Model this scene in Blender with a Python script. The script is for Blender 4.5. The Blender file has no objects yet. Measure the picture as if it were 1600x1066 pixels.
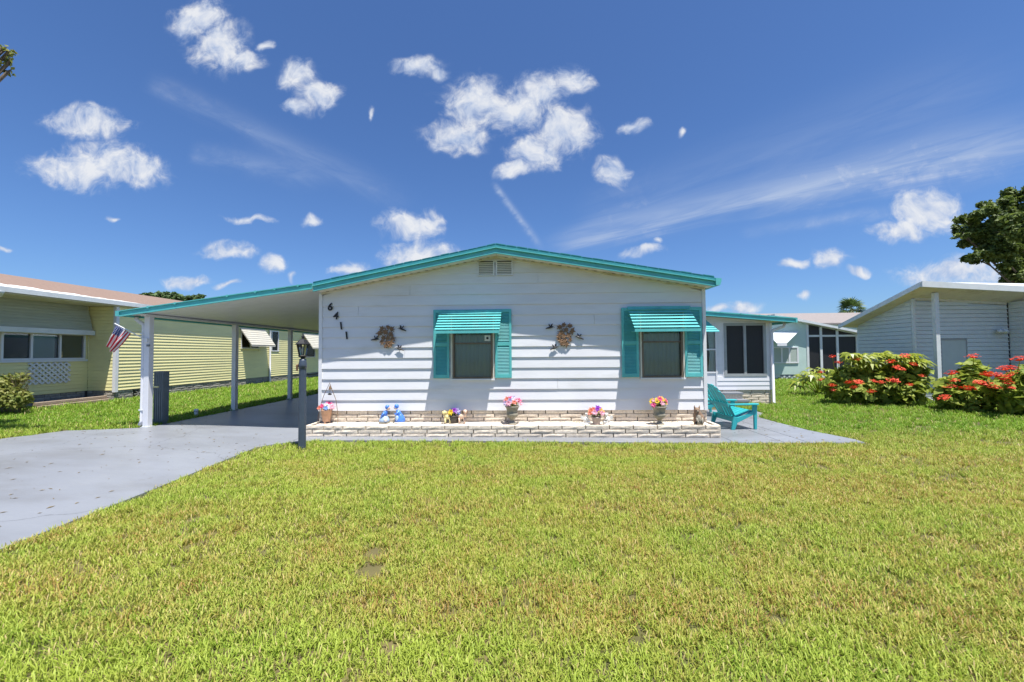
import bpy, math, random
import numpy as np
from mathutils import Vector, Matrix

random.seed(7)
np.random.seed(7)
scene = bpy.context.scene
C = scene.collection
R = math.radians

# ------------------------------------------------------------------ camera
CX, CD, CH = 0.296, 7.537, 1.3828
YAW, PITCH, ROLL, F = -0.0330, 0.0298, 0.0076, 622.11      # F in pixels of the 1600 wide photograph
_f = np.array([math.sin(YAW) * math.cos(PITCH), math.cos(YAW) * math.cos(PITCH), math.sin(PITCH)])
_r0 = np.array([math.cos(YAW), -math.sin(YAW), 0.0])
_u0 = np.cross(_r0, _f)
RT = _r0 * math.cos(ROLL) - _u0 * math.sin(ROLL)
UP = _u0 * math.cos(ROLL) + _r0 * math.sin(ROLL)
FW = _f
CAM = np.array([CX, -CD, CH])
cam_d = bpy.data.cameras.new('camera')
cam_d.sensor_fit = 'HORIZONTAL'
cam_d.sensor_width = 36.0
cam_d.lens = F / 1600 * 36
cam_d.clip_start = 0.05
cam_d.clip_end = 2000
cam = bpy.data.objects.new('camera', cam_d)
C.objects.link(cam)
cam.matrix_world = Matrix(((RT[0], UP[0], -FW[0], CAM[0]), (RT[1], UP[1], -FW[1], CAM[1]),
                           (RT[2], UP[2], -FW[2], CAM[2]), (0, 0, 0, 1)))
scene.camera = cam


def ray(x, y):
    return FW + RT * (x - 800) / F - UP * (y - 533) / F


def onplane(x, y, ax, v):
    d = ray(x, y)
    return Vector(CAM + d * ((v - CAM[ax]) / d[ax]))


def G(x, y, z=0.0):          # photo pixel -> point at height z
    return onplane(x, y, 2, z)


def W(x, y, Y=0.0):          # photo pixel -> point on a wall facing the street at depth Y
    return onplane(x, y, 1, Y)


def S(x, y, X):              # photo pixel -> point on a side wall at X
    return onplane(x, y, 0, X)


# ------------------------------------------------------------------ light
KX, KZ = -0.76, 4.2           # sunlight travels (KX, 1, -KZ)
sun_dir = Vector((KX, 1.0, -KZ)).normalized()
EXPOSURE = 0.95
SUN_STRENGTH = 4.4
SKY_STRENGTH = 0.064
to_sun = -sun_dir
sun_el = math.asin(to_sun.z)
sun_az = math.atan2(to_sun.x, to_sun.y)
sd = bpy.data.lights.new('sun', 'SUN')
sd.energy = SUN_STRENGTH
sd.angle = R(0.53)
sd.color = (1.0, 0.965, 0.90)
so = bpy.data.objects.new('sun', sd)
C.objects.link(so)
so.location = (10, -12, 40)
so.rotation_euler = sun_dir.to_track_quat('-Z', 'Y').to_euler()

scene.view_settings.view_transform = 'Standard'
scene.view_settings.look = 'None'
scene.view_settings.gamma = 1.0
scene.view_settings.exposure = EXPOSURE
scene.view_settings.use_curve_mapping = False

scene.cycles.max_bounces = 6
scene.cycles.diffuse_bounces = 3
scene.cycles.glossy_bounces = 3
scene.cycles.transmission_bounces = 4
scene.cycles.transparent_max_bounces = 6
scene.cycles.caustics_reflective = False
scene.cycles.caustics_refractive = False
world = bpy.data.worlds.new('World')
scene.world = world
world.use_nodes = True
world.cycles.sampling_method = 'MANUAL'
world.cycles.sample_map_resolution = 256
wn = world.node_tree.nodes
wl = world.node_tree.links
wn.clear()


def WN(t, **k):
    n = wn.new(t)
    for a, b in k.items():
        setattr(n, a, b)
    return n


def wmath(op, a, b=None, c=None, clamp=False):
    n = WN('ShaderNodeMath', operation=op, use_clamp=clamp)
    for i, v in enumerate((a, b, c)):
        if v is None:
            continue
        if isinstance(v, (int, float)):
            n.inputs[i].default_value = v
        else:
            wl.new(v, n.inputs[i])
    return n.outputs[0]


def wvec(op, a, b=None):
    n = WN('ShaderNodeVectorMath', operation=op)
    for i, v in enumerate((a, b)):
        if v is None:
            continue
        if isinstance(v, (tuple, list)):
            n.inputs[i].default_value = v
        else:
            wl.new(v, n.inputs[i])
    return n.outputs['Value'] if op in ('LENGTH', 'DOT_PRODUCT') else n.outputs[0]


def build_sky():
    sky = WN('ShaderNodeTexSky', sky_type='NISHITA')
    sky.sun_disc = False
    sky.sun_elevation = sun_el
    sky.sun_rotation = sun_az
    sky.altitude = 0
    sky.air_density = 1.0
    sky.dust_density = 0.6
    sky.ozone_density = 3.0
    tc = WN('ShaderNodeTexCoord')
    d = tc.outputs['Generated']
    sep = WN('ShaderNodeSeparateXYZ')
    wl.new(d, sep.inputs[0])
    ay = wmath('MAXIMUM', wmath('ABSOLUTE', sep.outputs[1]), 0.02)
    u = wmath('DIVIDE', sep.outputs[0], ay)
    v = wmath('DIVIDE', sep.outputs[2], ay)
    comb = WN('ShaderNodeCombineXYZ')
    wl.new(u, comb.inputs[0])
    wl.new(v, comb.inputs[1])
    uv = comb.outputs[0]

    def noise(vec, scale, detail=6, rough=.55, dist=0.0):
        n = WN('ShaderNodeTexNoise')
        n.inputs['Scale'].default_value = scale
        n.inputs['Detail'].default_value = detail
        n.inputs['Roughness'].default_value = rough
        n.inputs['Distortion'].default_value = dist
        wl.new(vec, n.inputs['Vector'])
        return n
    warp = noise(uv, 9.0, 2)
    w1 = wvec('SCALE', wvec('SUBTRACT', warp.outputs['Color'], (.5, .5, .5)))
    w1.node.inputs['Scale'].default_value = 0.085
    uvw = wvec('ADD', uv, w1)

    def cuv(px, py):
        r = ray(px, py)
        return r[0] / r[1], r[2] / r[1]
    blobs = [(312, 34, 40, 30), (345, 74, 46, 36), (385, 98, 26, 16), (415, 72, 13, 12),
             (468, 120, 26, 22), (500, 146, 30, 22), (466, 168, 20, 11),
             (652, 107, 36, 13), (690, 116, 16, 11), (575, 178, 9, 14),
             (745, 162, 52, 36), (800, 168, 60, 36), (845, 152, 40, 30), (892, 128, 28, 20), (715, 212, 46, 24),
             (882, 205, 44, 34), (842, 238, 46, 28), (800, 268, 26, 14),
             (138, 190, 60, 20), (103, 262, 50, 28), (157, 256, 72, 36), (218, 268, 46, 26),
             (990, 197, 20, 11), (1068, 207, 9, 10), (957, 266, 22, 19),
             (640, 350, 46, 20), (672, 340, 22, 18), (655, 395, 56, 22), (545, 422, 32, 10),
             (490, 340, 18, 9), (387, 343, 36, 6), (357, 393, 40, 13), (430, 413, 18, 15), (462, 428, 10, 9),
             (297, 442, 32, 10), (358, 453, 20, 6), (180, 340, 13, 6), (10, 386, 14, 6),
             (1445, 330, 48, 28), (1400, 360, 48, 16), (1468, 318, 30, 20), (1500, 428, 80, 22),
             (1295, 400, 27, 15), (1240, 408, 20, 9), (1005, 396, 34, 8), (1030, 382, 10, 10),
             (1257, 458, 14, 8), (1160, 483, 28, 10), (1122, 488, 18, 7),
             (1340, 422, 18, 5)]
    dmin = None
    for (px, py, rx, ry) in blobs:
        c = cuv(px, py)
        ex = cuv(px + rx, py)
        ey = cuv(px, py - ry)
        sx = math.hypot(ex[0] - c[0], ex[1] - c[1])
        sy = math.hypot(ey[0] - c[0], ey[1] - c[1])
        dd = wvec('MULTIPLY', wvec('SUBTRACT', uvw, (c[0], c[1], 0)), (1 / sx, 1 / sy, 0))
        L = wvec('LENGTH', dd)
        if rx < 17:
            L = wmath('ADD', L, .28 if rx > 11 else .5)
        dmin = L if dmin is None else wmath('MINIMUM', dmin, L)
    zfix = WN('ShaderNodeCombineXYZ')
    n1 = noise(uvw, 15, 5, .62)
    n2 = noise(uvw, 48, 3, .6)
    body = wmath('SUBTRACT', 1.22, dmin)
    nn = wmath('ADD', wmath('MULTIPLY', wmath('SUBTRACT', n1.outputs[0], .5), 1.9),
               wmath('MULTIPLY', wmath('SUBTRACT', n2.outputs[0], .5), 1.2))
    dens = wmath('ADD', body, nn)
    mr = WN('ShaderNodeMapRange', interpolation_type='SMOOTHSTEP')
    wl.new(dens, mr.inputs[0])
    mr.inputs[1].default_value = -0.3
    mr.inputs[2].default_value = 1.0
    near = WN('ShaderNodeMapRange', interpolation_type='SMOOTHSTEP')
    wl.new(dmin, near.inputs[0])
    near.inputs[1].default_value = 1.6
    near.inputs[2].default_value = 0.9
    alpha = wmath('MULTIPLY', mr.outputs[0], near.outputs[0])
    alpha = wmath('MULTIPLY', alpha, .96)

    # cirrus: long soft streaks
    def streak(p0, p1, w0, w1, amp, along=2.0):
        a = cuv(*p0)
        b = cuv(*p1)
        t = (b[0] - a[0], b[1] - a[1])
        ln = math.hypot(*t)
        t = (t[0] / ln, t[1] / ln)
        nrm = (-t[1], t[0])
        rel = wvec('SUBTRACT', uv, (a[0], a[1], 0))
        s = wmath('DIVIDE', wvec('DOT_PRODUCT', rel, (t[0], t[1], 0)), ln)
        q = wvec('DOT_PRODUCT', rel, (nrm[0], nrm[1], 0))
        cmb = WN('ShaderNodeCombineXYZ')
        wl.new(s, cmb.inputs[0])
        wl.new(q, cmb.inputs[1])
        st = wvec('MULTIPLY', cmb.outputs[0], (along, 16, 1))
        ns = noise(st, 1.6, 4, .62, .6)
        width = wmath('ADD', w0 / F, wmath('MULTIPLY', s, (w1 - w0) / F))
        qq = wmath('ADD', q, wmath('MULTIPLY', wmath('SUBTRACT', ns.outputs[0], .5), .06 * (w1 / 30)))
        e = wmath('DIVIDE', qq, width)
        g = wmath('EXPONENT', wmath('MULTIPLY', wmath('MULTIPLY', e, e), -1.0))
        m1 = WN('ShaderNodeMapRange', interpolation_type='SMOOTHSTEP')
        wl.new(s, m1.inputs[0])
        m1.inputs[1].default_value = 0.0
        m1.inputs[2].default_value = .12
        m2 = WN('ShaderNodeMapRange', interpolation_type='SMOOTHSTEP')
        wl.new(s, m2.inputs[0])
        m2.inputs[1].default_value = 1.05
        m2.inputs[2].default_value = .7
        nm = WN('ShaderNodeMapRange')
        wl.new(ns.outputs[0], nm.inputs[0])
        nm.inputs[1].default_value = .22
        nm.inputs[2].default_value = .7
        r = wmath('MULTIPLY', g, wmath('MULTIPLY', m1.outputs[0], m2.outputs[0]))
        return wmath('MULTIPLY', wmath('MULTIPLY', r, nm.outputs[0]), amp)
    cir = streak((835, 384), (1720, 186), 12, 40, 1.05)
    cir = wmath('ADD', cir, streak((880, 345), (1620, 90), 22, 60, .2))
    cir = wmath('ADD', cir, streak((1150, 365), (1420, 325), 7, 9, .32))
    cir = wmath('ADD', cir, streak((220, 120), (640, 315), 14, 20, .3))
    cir = wmath('ADD', cir, streak((290, 235), (520, 275), 12, 22, .3))
    cir = wmath('ADD', cir, streak((768, 282), (850, 392), 4, 5.5, .7, 6))
    alpha = wmath('MAXIMUM', alpha, cir, clamp=True)
    # cloud colour: bright tops, faintly grey undersides and thin parts
    n1b = noise(wvec('ADD', uvw, (.008, .022, 0)), 15, 4, .6)
    relief = wmath('MULTIPLY', wmath('SUBTRACT', n1.outputs[0], n1b.outputs[0]), 2.4)
    shade = wmath('ADD', wmath('ADD', relief, .42), wmath('MULTIPLY', dens, .26), clamp=True)
    cc = WN('ShaderNodeMix', data_type='RGBA')
    wl.new(shade, cc.inputs[0])
    k = 1.0 / SKY_STRENGTH * 2 ** (-EXPOSURE)
    cc.inputs[6].default_value = (.42 * k, .53 * k, .76 * k, 1)
    cc.inputs[7].default_value = (.84 * k, .86 * k, .90 * k, 1)
    mx = WN('ShaderNodeMix', data_type='RGBA')
    wl.new(alpha, mx.inputs[0])
    tint = wvec('MULTIPLY', sky.outputs[0], (.62, .84, 1.16))      # the deep blue of this clear sky
    wl.new(tint, mx.inputs[6])
    wl.new(cc.outputs[2], mx.inputs[7])
    bg = WN('ShaderNodeBackground')
    bg.inputs['Strength'].default_value = SKY_STRENGTH
    wl.new(mx.outputs[2], bg.inputs['Color'])
    out = WN('ShaderNodeOutputWorld')
    wl.new(bg.outputs[0], out.inputs[0])


build_sky()

# ------------------------------------------------------------------ materials
MATS = {}


def mat(name, col, rough=.6, var=.12, scale=6.0, bump=0.0, bscale=60.0, metal=0.0, spec=.5, col2=None,
        objvar=0.0, dirt=None, dirt_scale=2.0, dirt_lo=.55, dirt_hi=.75, stretch=(1, 1, 1), trans=0.0, backmix=0.0,
        detail=5, stains=False):
    if name in MATS:
        return MATS[name]
    m = bpy.data.materials.new(name)
    m.use_nodes = True
    nt = m.node_tree
    N = nt.nodes
    L = nt.links
    b = N['Principled BSDF']
    geo = N.new('ShaderNodeNewGeometry')
    mp = N.new('ShaderNodeMapping')
    mp.inputs['Scale'].default_value = stretch
    L.new(geo.outputs['Position'], mp.inputs[0])
    no = N.new('ShaderNodeTexNoise')
    no.inputs['Scale'].default_value = scale
    no.inputs['Detail'].default_value = detail
    no.inputs['Roughness'].default_value = .6
    L.new(mp.outputs[0], no.inputs['Vector'])
    mr = N.new('ShaderNodeMapRange')
    mr.inputs[1].default_value = .3
    mr.inputs[2].default_value = .7
    L.new(no.outputs[0], mr.inputs[0])
    mix = N.new('ShaderNodeMix')
    mix.data_type = 'RGBA'
    c1 = tuple(max(0, c * (1 - var)) for c in col)
    c2 = tuple(min(1, c * (1 + var)) for c in col) if col2 is None else col2
    mix.inputs[6].default_value = (*c1, 1)
    mix.inputs[7].default_value = (*c2, 1)
    L.new(mr.outputs[0], mix.inputs[0])
    outc = mix.outputs[2]
    if objvar:
        oi = N.new('ShaderNodeObjectInfo')
        r = N.new('ShaderNodeMapRange')
        r.inputs[3].default_value = 1 - objvar
        r.inputs[4].default_value = 1 + objvar
        L.new(oi.outputs['Random'], r.inputs[0])
        vm = N.new('ShaderNodeVectorMath')
        vm.operation = 'SCALE'
        L.new(outc, vm.inputs[0])
        L.new(r.outputs[0], vm.inputs['Scale'])
        outc = vm.outputs[0]
    if dirt:
        dn = N.new('ShaderNodeTexNoise')
        dn.inputs['Scale'].default_value = dirt_scale
        dn.inputs['Detail'].default_value = 7
        dn.inputs['Roughness'].default_value = .65
        L.new(mp.outputs[0], dn.inputs['Vector'])
        dr = N.new('ShaderNodeMapRange')
        dr.inputs[1].default_value = dirt_lo
        dr.inputs[2].default_value = dirt_hi
        L.new(dn.outputs[0], dr.inputs[0])
        dm = N.new('ShaderNodeMix')
        dm.data_type = 'RGBA'
        L.new(dr.outputs[0], dm.inputs[0])
        L.new(outc, dm.inputs[6])
        dm.inputs[7].default_value = (*dirt, 1)
        outc = dm.outputs[2]
    if stains:
        # hairline cracks, pale scuffs and small brown spots
        vo = N.new('ShaderNodeTexVoronoi')
        vo.feature = 'DISTANCE_TO_EDGE'
        vo.inputs['Scale'].default_value = .42
        wv = N.new('ShaderNodeTexNoise')
        wv.inputs['Scale'].default_value = 2.2
        wv.inputs['Detail'].default_value = 6
        L.new(geo.outputs['Position'], wv.inputs['Vector'])
        av = N.new('ShaderNodeVectorMath')
        av.operation = 'MULTIPLY_ADD'
        L.new(wv.outputs['Color'], av.inputs[0])
        av.inputs[1].default_value = (.5, .5, 0)
        L.new(geo.outputs['Position'], av.inputs[2])
        L.new(av.outputs[0], vo.inputs['Vector'])
        cr = N.new('ShaderNodeMapRange')
        cr.inputs[1].default_value = .003
        cr.inputs[2].default_value = .0
        L.new(vo.outputs['Distance'], cr.inputs[0])
        for fac, lo, hi, sc, c3 in ((cr.outputs[0], 0, 0, 0, (.09, .09, .095)), (None, .66, .74, 3.2, (.15, .135, .11)), (None, .60, .78, 1.1, (.29, .30, .315))):
            if fac is None:
                sn = N.new('ShaderNodeTexNoise')
                sn.inputs['Scale'].default_value = sc
                sn.inputs['Detail'].default_value = 8
                sn.inputs['Roughness'].default_value = .7
                L.new(geo.outputs['Position'], sn.inputs['Vector'])
                sr = N.new('ShaderNodeMapRange')
                sr.inputs[1].default_value = lo
                sr.inputs[2].default_value = hi
                sr.inputs[4].default_value = .75
                L.new(sn.outputs[0], sr.inputs[0])
                fac = sr.outputs[0]
            sx_ = N.new('ShaderNodeMix')
            sx_.data_type = 'RGBA'
            L.new(fac, sx_.inputs[0])
            L.new(outc, sx_.inputs[6])
            sx_.inputs[7].default_value = (*c3, 1)
            outc = sx_.outputs[2]
    L.new(outc, b.inputs['Base Color'])
    b.inputs['Roughness'].default_value = rough
    b.inputs['Metallic'].default_value = metal
    b.inputs['Specular IOR Level'].default_value = spec
    if trans:
        out = N['Material Output']
        tl = N.new('ShaderNodeBsdfTranslucent')
        L.new(outc, tl.inputs[0])
        ms = N.new('ShaderNodeMixShader')
        ms.inputs[0].default_value = trans
        L.new(b.outputs[0], ms.inputs[1])
        L.new(tl.outputs[0], ms.inputs[2])
        L.new(ms.outputs[0], out.inputs[0])
    if bump:
        bn = N.new('ShaderNodeTexNoise')
        bn.inputs['Scale'].default_value = bscale
        bn.inputs['Detail'].default_value = 4
        L.new(mp.outputs[0], bn.inputs['Vector'])
        bp = N.new('ShaderNodeBump')
        bp.inputs['Strength'].default_value = bump
        bp.inputs['Distance'].default_value = .01
        L.new(bn.outputs[0], bp.inputs['Height'])
        L.new(bp.outputs[0], b.inputs['Normal'])
    MATS[name] = m
    return m


def glassmat(name, tint=(.9, .95, .95), rough=.02):
    m = bpy.data.materials.new(name)
    m.use_nodes = True
    nt = m.node_tree
    N = nt.nodes
    L = nt.links
    N.remove(N['Principled BSDF'])
    gl = N.new('ShaderNodeBsdfGlossy')
    gl.inputs['Roughness'].default_value = rough
    no = N.new('ShaderNodeTexNoise')
    no.inputs['Scale'].default_value = 2.0
    mr = N.new('ShaderNodeMapRange')
    mr.inputs[3].default_value = rough
    mr.inputs[4].default_value = rough + .05
    L.new(no.outputs[0], mr.inputs[0])
    L.new(mr.outputs[0], gl.inputs['Roughness'])
    tr = N.new('ShaderNodeBsdfTransparent')
    tr.inputs[0].default_value = (*tint, 1)
    fr = N.new('ShaderNodeFresnel')
    fr.inputs[0].default_value = 1.5
    mx = N.new('ShaderNodeMixShader')
    L.new(fr.outputs[0], mx.inputs[0])
    L.new(tr.outputs[0], mx.inputs[1])
    L.new(gl.outputs[0], mx.inputs[2])
    L.new(mx.outputs[0], N['Material Output'].inputs[0])
    MATS[name] = m
    return m


WHITE = mat('white_siding', (.72, .72, .755), .55, .05, 3, .08, 90, dirt=(.60, .59, .58), dirt_scale=1.3, stretch=(.4, 1, 2.2))
TRIM = mat('white_trim', (.74, .74, .77), .45, .05, 4)
SOFF = mat('soffit_white', (.66, .63, .55), .6, .08, 5, dirt=(.45, .40, .30), dirt_scale=3)
TEAL = mat('teal_paint', (.105, .47, .475), .5, .12, 4, .06, 90, dirt=(.15, .46, .46), dirt_scale=3)
TEALR = mat('teal_roof_edge', (.03, .25, .28), .6, .15, 12, .2, 60)
TEALC = mat('teal_plastic', (.03, .36, .38), .42, .08, 6)
SHING = mat('roof_shingle', (.20, .22, .22), .9, .25, 14, .5, 80)
STONE = mat('split_stone', (.67, .575, .46), .9, .2, 22, .6, 70, objvar=.16, dirt=(.50, .46, .41), dirt_scale=9)
STONEG = mat('grey_stone', (.34, .32, .28), .95, .25, 16, .6, 50, objvar=.2, dirt=(.20, .19, .16), dirt_scale=7)
MORT = mat('mortar', (.13, .115, .10), .95, .2, 20)
SAND = mat('planter_sand', (.66, .58, .49), .95, .12, 18, .4, 90)
CONC = mat('painted_concrete', (.225, .237, .262), .40, .10, 1.3, .15, 50, dirt=(.17, .172, .178), dirt_scale=.9,
           dirt_lo=.46, dirt_hi=.70, stretch=(.45, 1, 1), stains=True)
BRONZE = mat('bronze_frame', (.16, .12, .085), .45, .15, 9)
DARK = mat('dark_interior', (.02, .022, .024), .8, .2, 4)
BLIND = mat('vertical_blind', (.40, .46, .42), .7, .07, 3, stretch=(30, 1, .3))
BLACK = mat('black_metal', (.012, .012, .014), .5, .2, 20)
LAMPB = mat('lamp_post_paint', (.055, .075, .11), .4, .15, 10, .1, 80)
RUST = mat('rusted_bronze', (.42, .22, .10), .55, .4, 26, .3, 90, metal=.15, col2=(.17, .11, .065))
CURT = mat('curtain', (.75, .76, .74), .8, .06, 4, stretch=(20, 1, .4))
SCREEN = mat('dark_screen', (.014, .014, .017), .55, .2, 60)
GREYF = mat('grey_frame', (.33, .35, .36), .45, .08, 6)
YELLOW = mat('yellow_siding', (.87, .79, .40), .55, .05, 3, .06, 80, dirt=(.72, .65, .36), dirt_scale=1.1, stretch=(1, .4, 2))
BROWNR = mat('brown_shingles', (.215, .145, .11), .9, .22, 16, .5, 70, dirt=(.19, .13, .10), dirt_scale=1.3)
PEEL = mat('peeling_white_coat', (.70, .68, .65), .8, .1, 10, .3, 60)
ALU = mat('white_aluminium', (.66, .69, .70), .4, .06, 5)
OLIVEA = mat('weathered_awning', (.40, .42, .33), .55, .14, 6, dirt=(.22, .22, .15), dirt_scale=3, stretch=(1, .3, 4))
CREAMA = mat('cream_awning', (.50, .475, .40), .5, .08, 5, dirt=(.5, .42, .33), dirt_scale=4)
NGREY = mat('pale_grey_siding', (.62, .66, .67), .55, .05, 4)
NGREYD = mat('shed_door_paint', (.50, .55, .54), .6, .05, 4)
MINT = mat('mint_wall', (.50, .64, .60), .6, .05, 3)
GROOF = mat('grey_brown_roof', (.24, .21, .20), .9, .15, 9, .3, 50)
TIMB = mat('weathered_timber', (.30, .235, .175), .9, .3, 14, .5, 40, stretch=(6, 1, 6))
TAN = mat('tan_clay', (.52, .31, .20), .75, .15, 18, .2, 60)
GREYPOT = mat('grey_stone_pot', (.27, .245, .19), .85, .25, 26, .4, 80)
DKPOT = mat('dark_pot', (.07, .058, .048), .7, .3, 20)
PINKPOT = mat('pale_terracotta_pot', (.44, .36, .32), .8, .15, 20)
BLUEC = mat('blue_glaze', (.07, .20, .62), .25, .3, 14)
BLUEL = mat('pale_blue_glaze', (.34, .47, .66), .3, .3, 18)
SKIN = mat('figurine_skin', (.70, .50, .38), .45, .08, 14)
WHITEC = mat('white_ceramic', (.74, .72, .68), .45, .12, 20)
YELC = mat('yellow_cream_glaze', (.72, .62, .30), .5, .2, 16)
FURB = mat('brown_fur_paint', (.25, .13, .075), .8, .4, 40, .5, 90, col2=(.36, .25, .17))
FURG = mat('grey_belly_paint', (.28, .25, .20), .85, .3, 40, .5, 90)
GREYM = mat('grey_metal', (.16, .19, .21), .5, .12, 8)
BARK = mat('bark', (.13, .10, .075), .95, .35, 12, .7, 30, stretch=(3, 3, .6))
LEAFD = mat('oak_leaf', (.085, .15, .026), .6, .4, 1.3, trans=.35, col2=(.21, .27, .055))
LEAFF = mat('far_leaf', (.10, .165, .05), .65, .4, 1.5, trans=.25)
LEAFB = mat('bush_leaf', (.12, .25, .02), .6, .4, 7, spec=.3, trans=.4, col2=(.48, .53, .09))
LEAFP = mat('philodendron_leaf', (.20, .29, .02), .4, .35, 6, trans=.4, col2=(.48, .52, .06))
LEAFY = mat('shrub_leaf', (.15, .25, .025), .6, .4, 6, trans=.35, col2=(.36, .34, .09))
PALM = mat('palm_leaf', (.09, .15, .035), .55, .4, 3, trans=.3)
REDF = mat('red_flower', (.80, .095, .04), .6, .25, 30, trans=.2)
FCOL = {'pink': mat('pink_petal', (.80, .12, .30), .6, .25, 30, trans=.25),
        'lightpink': mat('light_pink_petal', (.85, .45, .55), .6, .2, 30, trans=.25),
        'white': mat('white_petal', (.82, .80, .84), .6, .1, 30, trans=.25),
        'blue': mat('blue_petal', (.25, .42, .78), .6, .25, 30, trans=.25),
        'purple': mat('purple_petal', (.33, .05, .52), .6, .25, 30, trans=.25),
        'yellow': mat('yellow_petal', (.85, .58, .04), .6, .2, 30, trans=.25),
        'cream': mat('cream_petal', (.82, .70, .42), .6, .2, 30, trans=.25),
        'coral': mat('coral_petal', (.80, .26, .18), .6, .25, 30, trans=.25),
        'lilac': mat('lilac_petal', (.45, .40, .62), .6, .25, 30, trans=.25)}
FEYE = mat('flower_eye', (.09, .06, .02), .8, .3, 30)
GLASS = glassmat('window_glass')
LGLASS = glassmat('lamp_glass', (.85, .88, .85), .05)


# ------------------------------------------------------------------ mesh helpers
class MB:
    def __init__(s):
        s.v = []
        s.f = []

    def add(s, vs, fs):
        o = len(s.v)
        s.v.extend([tuple(p) for p in vs])
        s.f.extend([tuple(i + o for i in f) for f in fs])
        return s

    def hexa(s, p):      # p: 4 bottom (ccw), 4 top
        return s.add(p, [(3, 2, 1, 0), (4, 5, 6, 7), (0, 1, 5, 4), (1, 2, 6, 5), (2, 3, 7, 6), (3, 0, 4, 7)])

    def box(s, x0, y0, z0, x1, y1, z1):
        x0, x1 = min(x0, x1), max(x0, x1)
        y0, y1 = min(y0, y1), max(y0, y1)
        z0, z1 = min(z0, z1), max(z0, z1)
        return s.hexa([(x0, y0, z0), (x1, y0, z0), (x1, y1, z0), (x0, y1, z0),
                       (x0, y0, z1), (x1, y0, z1), (x1, y1, z1), (x0, y1, z1)])

    def prism(s, poly, vec):
        n = len(poly)
        a = [Vector(p) for p in poly]
        b = [p + Vector(vec) for p in a]
        fs = [tuple(range(n - 1, -1, -1)), tuple(range(n, 2 * n))]
        for i in range(n):
            j = (i + 1) % n
            fs.append((i, j, n + j, n + i))
        return s.add(a + b, fs)

    def bar(s, a, b, w, h=None, up=(0, 0, 1)):
        h = w if h is None else h
        a = Vector(a)
        b = Vector(b)
        d = (b - a).normalized()
        u = Vector(up)
        if abs(d.dot(u)) > .98:
            u = Vector((0, 1, 0))
        r = d.cross(u).normalized()
        u = r.cross(d).normalized()
        q = [-r * w / 2 - u * h / 2, r * w / 2 - u * h / 2, r * w / 2 + u * h / 2, -r * w / 2 + u * h / 2]
        return s.prism([a + k for k in q], b - a)

    def tube(s, pts, r, n=8, cap=True):
        pts = [Vector(p) for p in pts]
        rr = r if isinstance(r, (list, tuple)) else [r] * len(pts)
        rings = []
        prev = None
        for i, p in enumerate(pts):
            d = (pts[min(i + 1, len(pts) - 1)] - pts[max(i - 1, 0)]).normalized()
            u = prev if prev is not None else (Vector((0, 0, 1)) if abs(d.z) < .9 else Vector((1, 0, 0)))
            a = d.cross(u)
            if a.length < 1e-4:
                a = d.cross(Vector((0, 1, 0)))
            a.normalize()
            b = a.cross(d).normalized()
            prev = b
            rings.append([p + (a * math.cos(t) + b * math.sin(t)) * rr[i] for t in [2 * math.pi * k / n for k in range(n)]])
        vs = [q for g in rings for q in g]
        fs = []
        for i in range(len(pts) - 1):
            for k in range(n):
                j = (k + 1) % n
                fs.append((i * n + k, i * n + j, (i + 1) * n + j, (i + 1) * n + k))
        if cap:
            fs.append(tuple(range(n - 1, -1, -1)))
            fs.append(tuple(range((len(pts) - 1) * n, len(pts) * n)))
        return s.add(vs, fs)

    def lathe(s, c, prof, n=16, sx=1, sy=1, ang=0):
        c = Vector(c)
        vs = []
        for r, z in prof:
            for k in range(n):
                t = 2 * math.pi * k / n + ang
                vs.append(c + Vector((math.cos(t) * r * sx, math.sin(t) * r * sy, z)))
        fs = []
        for i in range(len(prof) - 1):
            for k in range(n):
                j = (k + 1) % n
                fs.append((i * n + k, i * n + j, (i + 1) * n + j, (i + 1) * n + k))
        fs.append(tuple(range(n - 1, -1, -1)))
        fs.append(tuple(range((len(prof) - 1) * n, len(prof) * n)))
        return s.add(vs, fs)

    def ell(s, c, r, n=12, m=8, rot=None):
        c = Vector(c)
        vs = []
        fs = []
        for i in range(m + 1):
            ph = math.pi * i / m
            for k in range(n):
                t = 2 * math.pi * k / n
                p = Vector((math.sin(ph) * math.cos(t) * r[0], math.sin(ph) * math.sin(t) * r[1], -math.cos(ph) * r[2]))
                if rot:
                    p = rot @ p
                vs.append(c + p)
        for i in range(m):
            for k in range(n):
                j = (k + 1) % n
                fs.append((i * n + k, i * n + j, (i + 1) * n + j, (i + 1) * n + k))
        return s.add(vs, fs)

    def mesh(s, name, smooth=False):
        me = bpy.data.meshes.new(name)
        me.from_pydata(s.v, [], s.f)
        me.validate()
        if smooth:
            me.shade_smooth()
        me.update()
        return me

    def build(s, name, m, parent=None, smooth=False, bevel=0.0):
        return link(name, s.mesh(name, smooth), m, parent, bevel=bevel)


def link(name, me, m, parent=None, loc=None, rot=None, scale=None, bevel=0.0):
    o = bpy.data.objects.new(name, me)
    C.objects.link(o)
    if m is not None and not me.materials:
        me.materials.append(m)
    if loc is not None:
        o.location = loc
    if rot is not None:
        o.rotation_euler = rot
    if scale is not None:
        o.scale = scale
    if parent is not None:
        o.parent = parent
        o.matrix_parent_inverse = WM[parent.name].inverted() if parent.name in WM else Matrix()
    if bevel:
        b = o.modifiers.new('bevel', 'BEVEL')
        b.width = bevel
        b.segments = 2
        b.limit_method = 'ANGLE'
    return o


WM = {}      # inverse-parent matrices of thing Empties (their parts are given in world coordinates)


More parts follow.
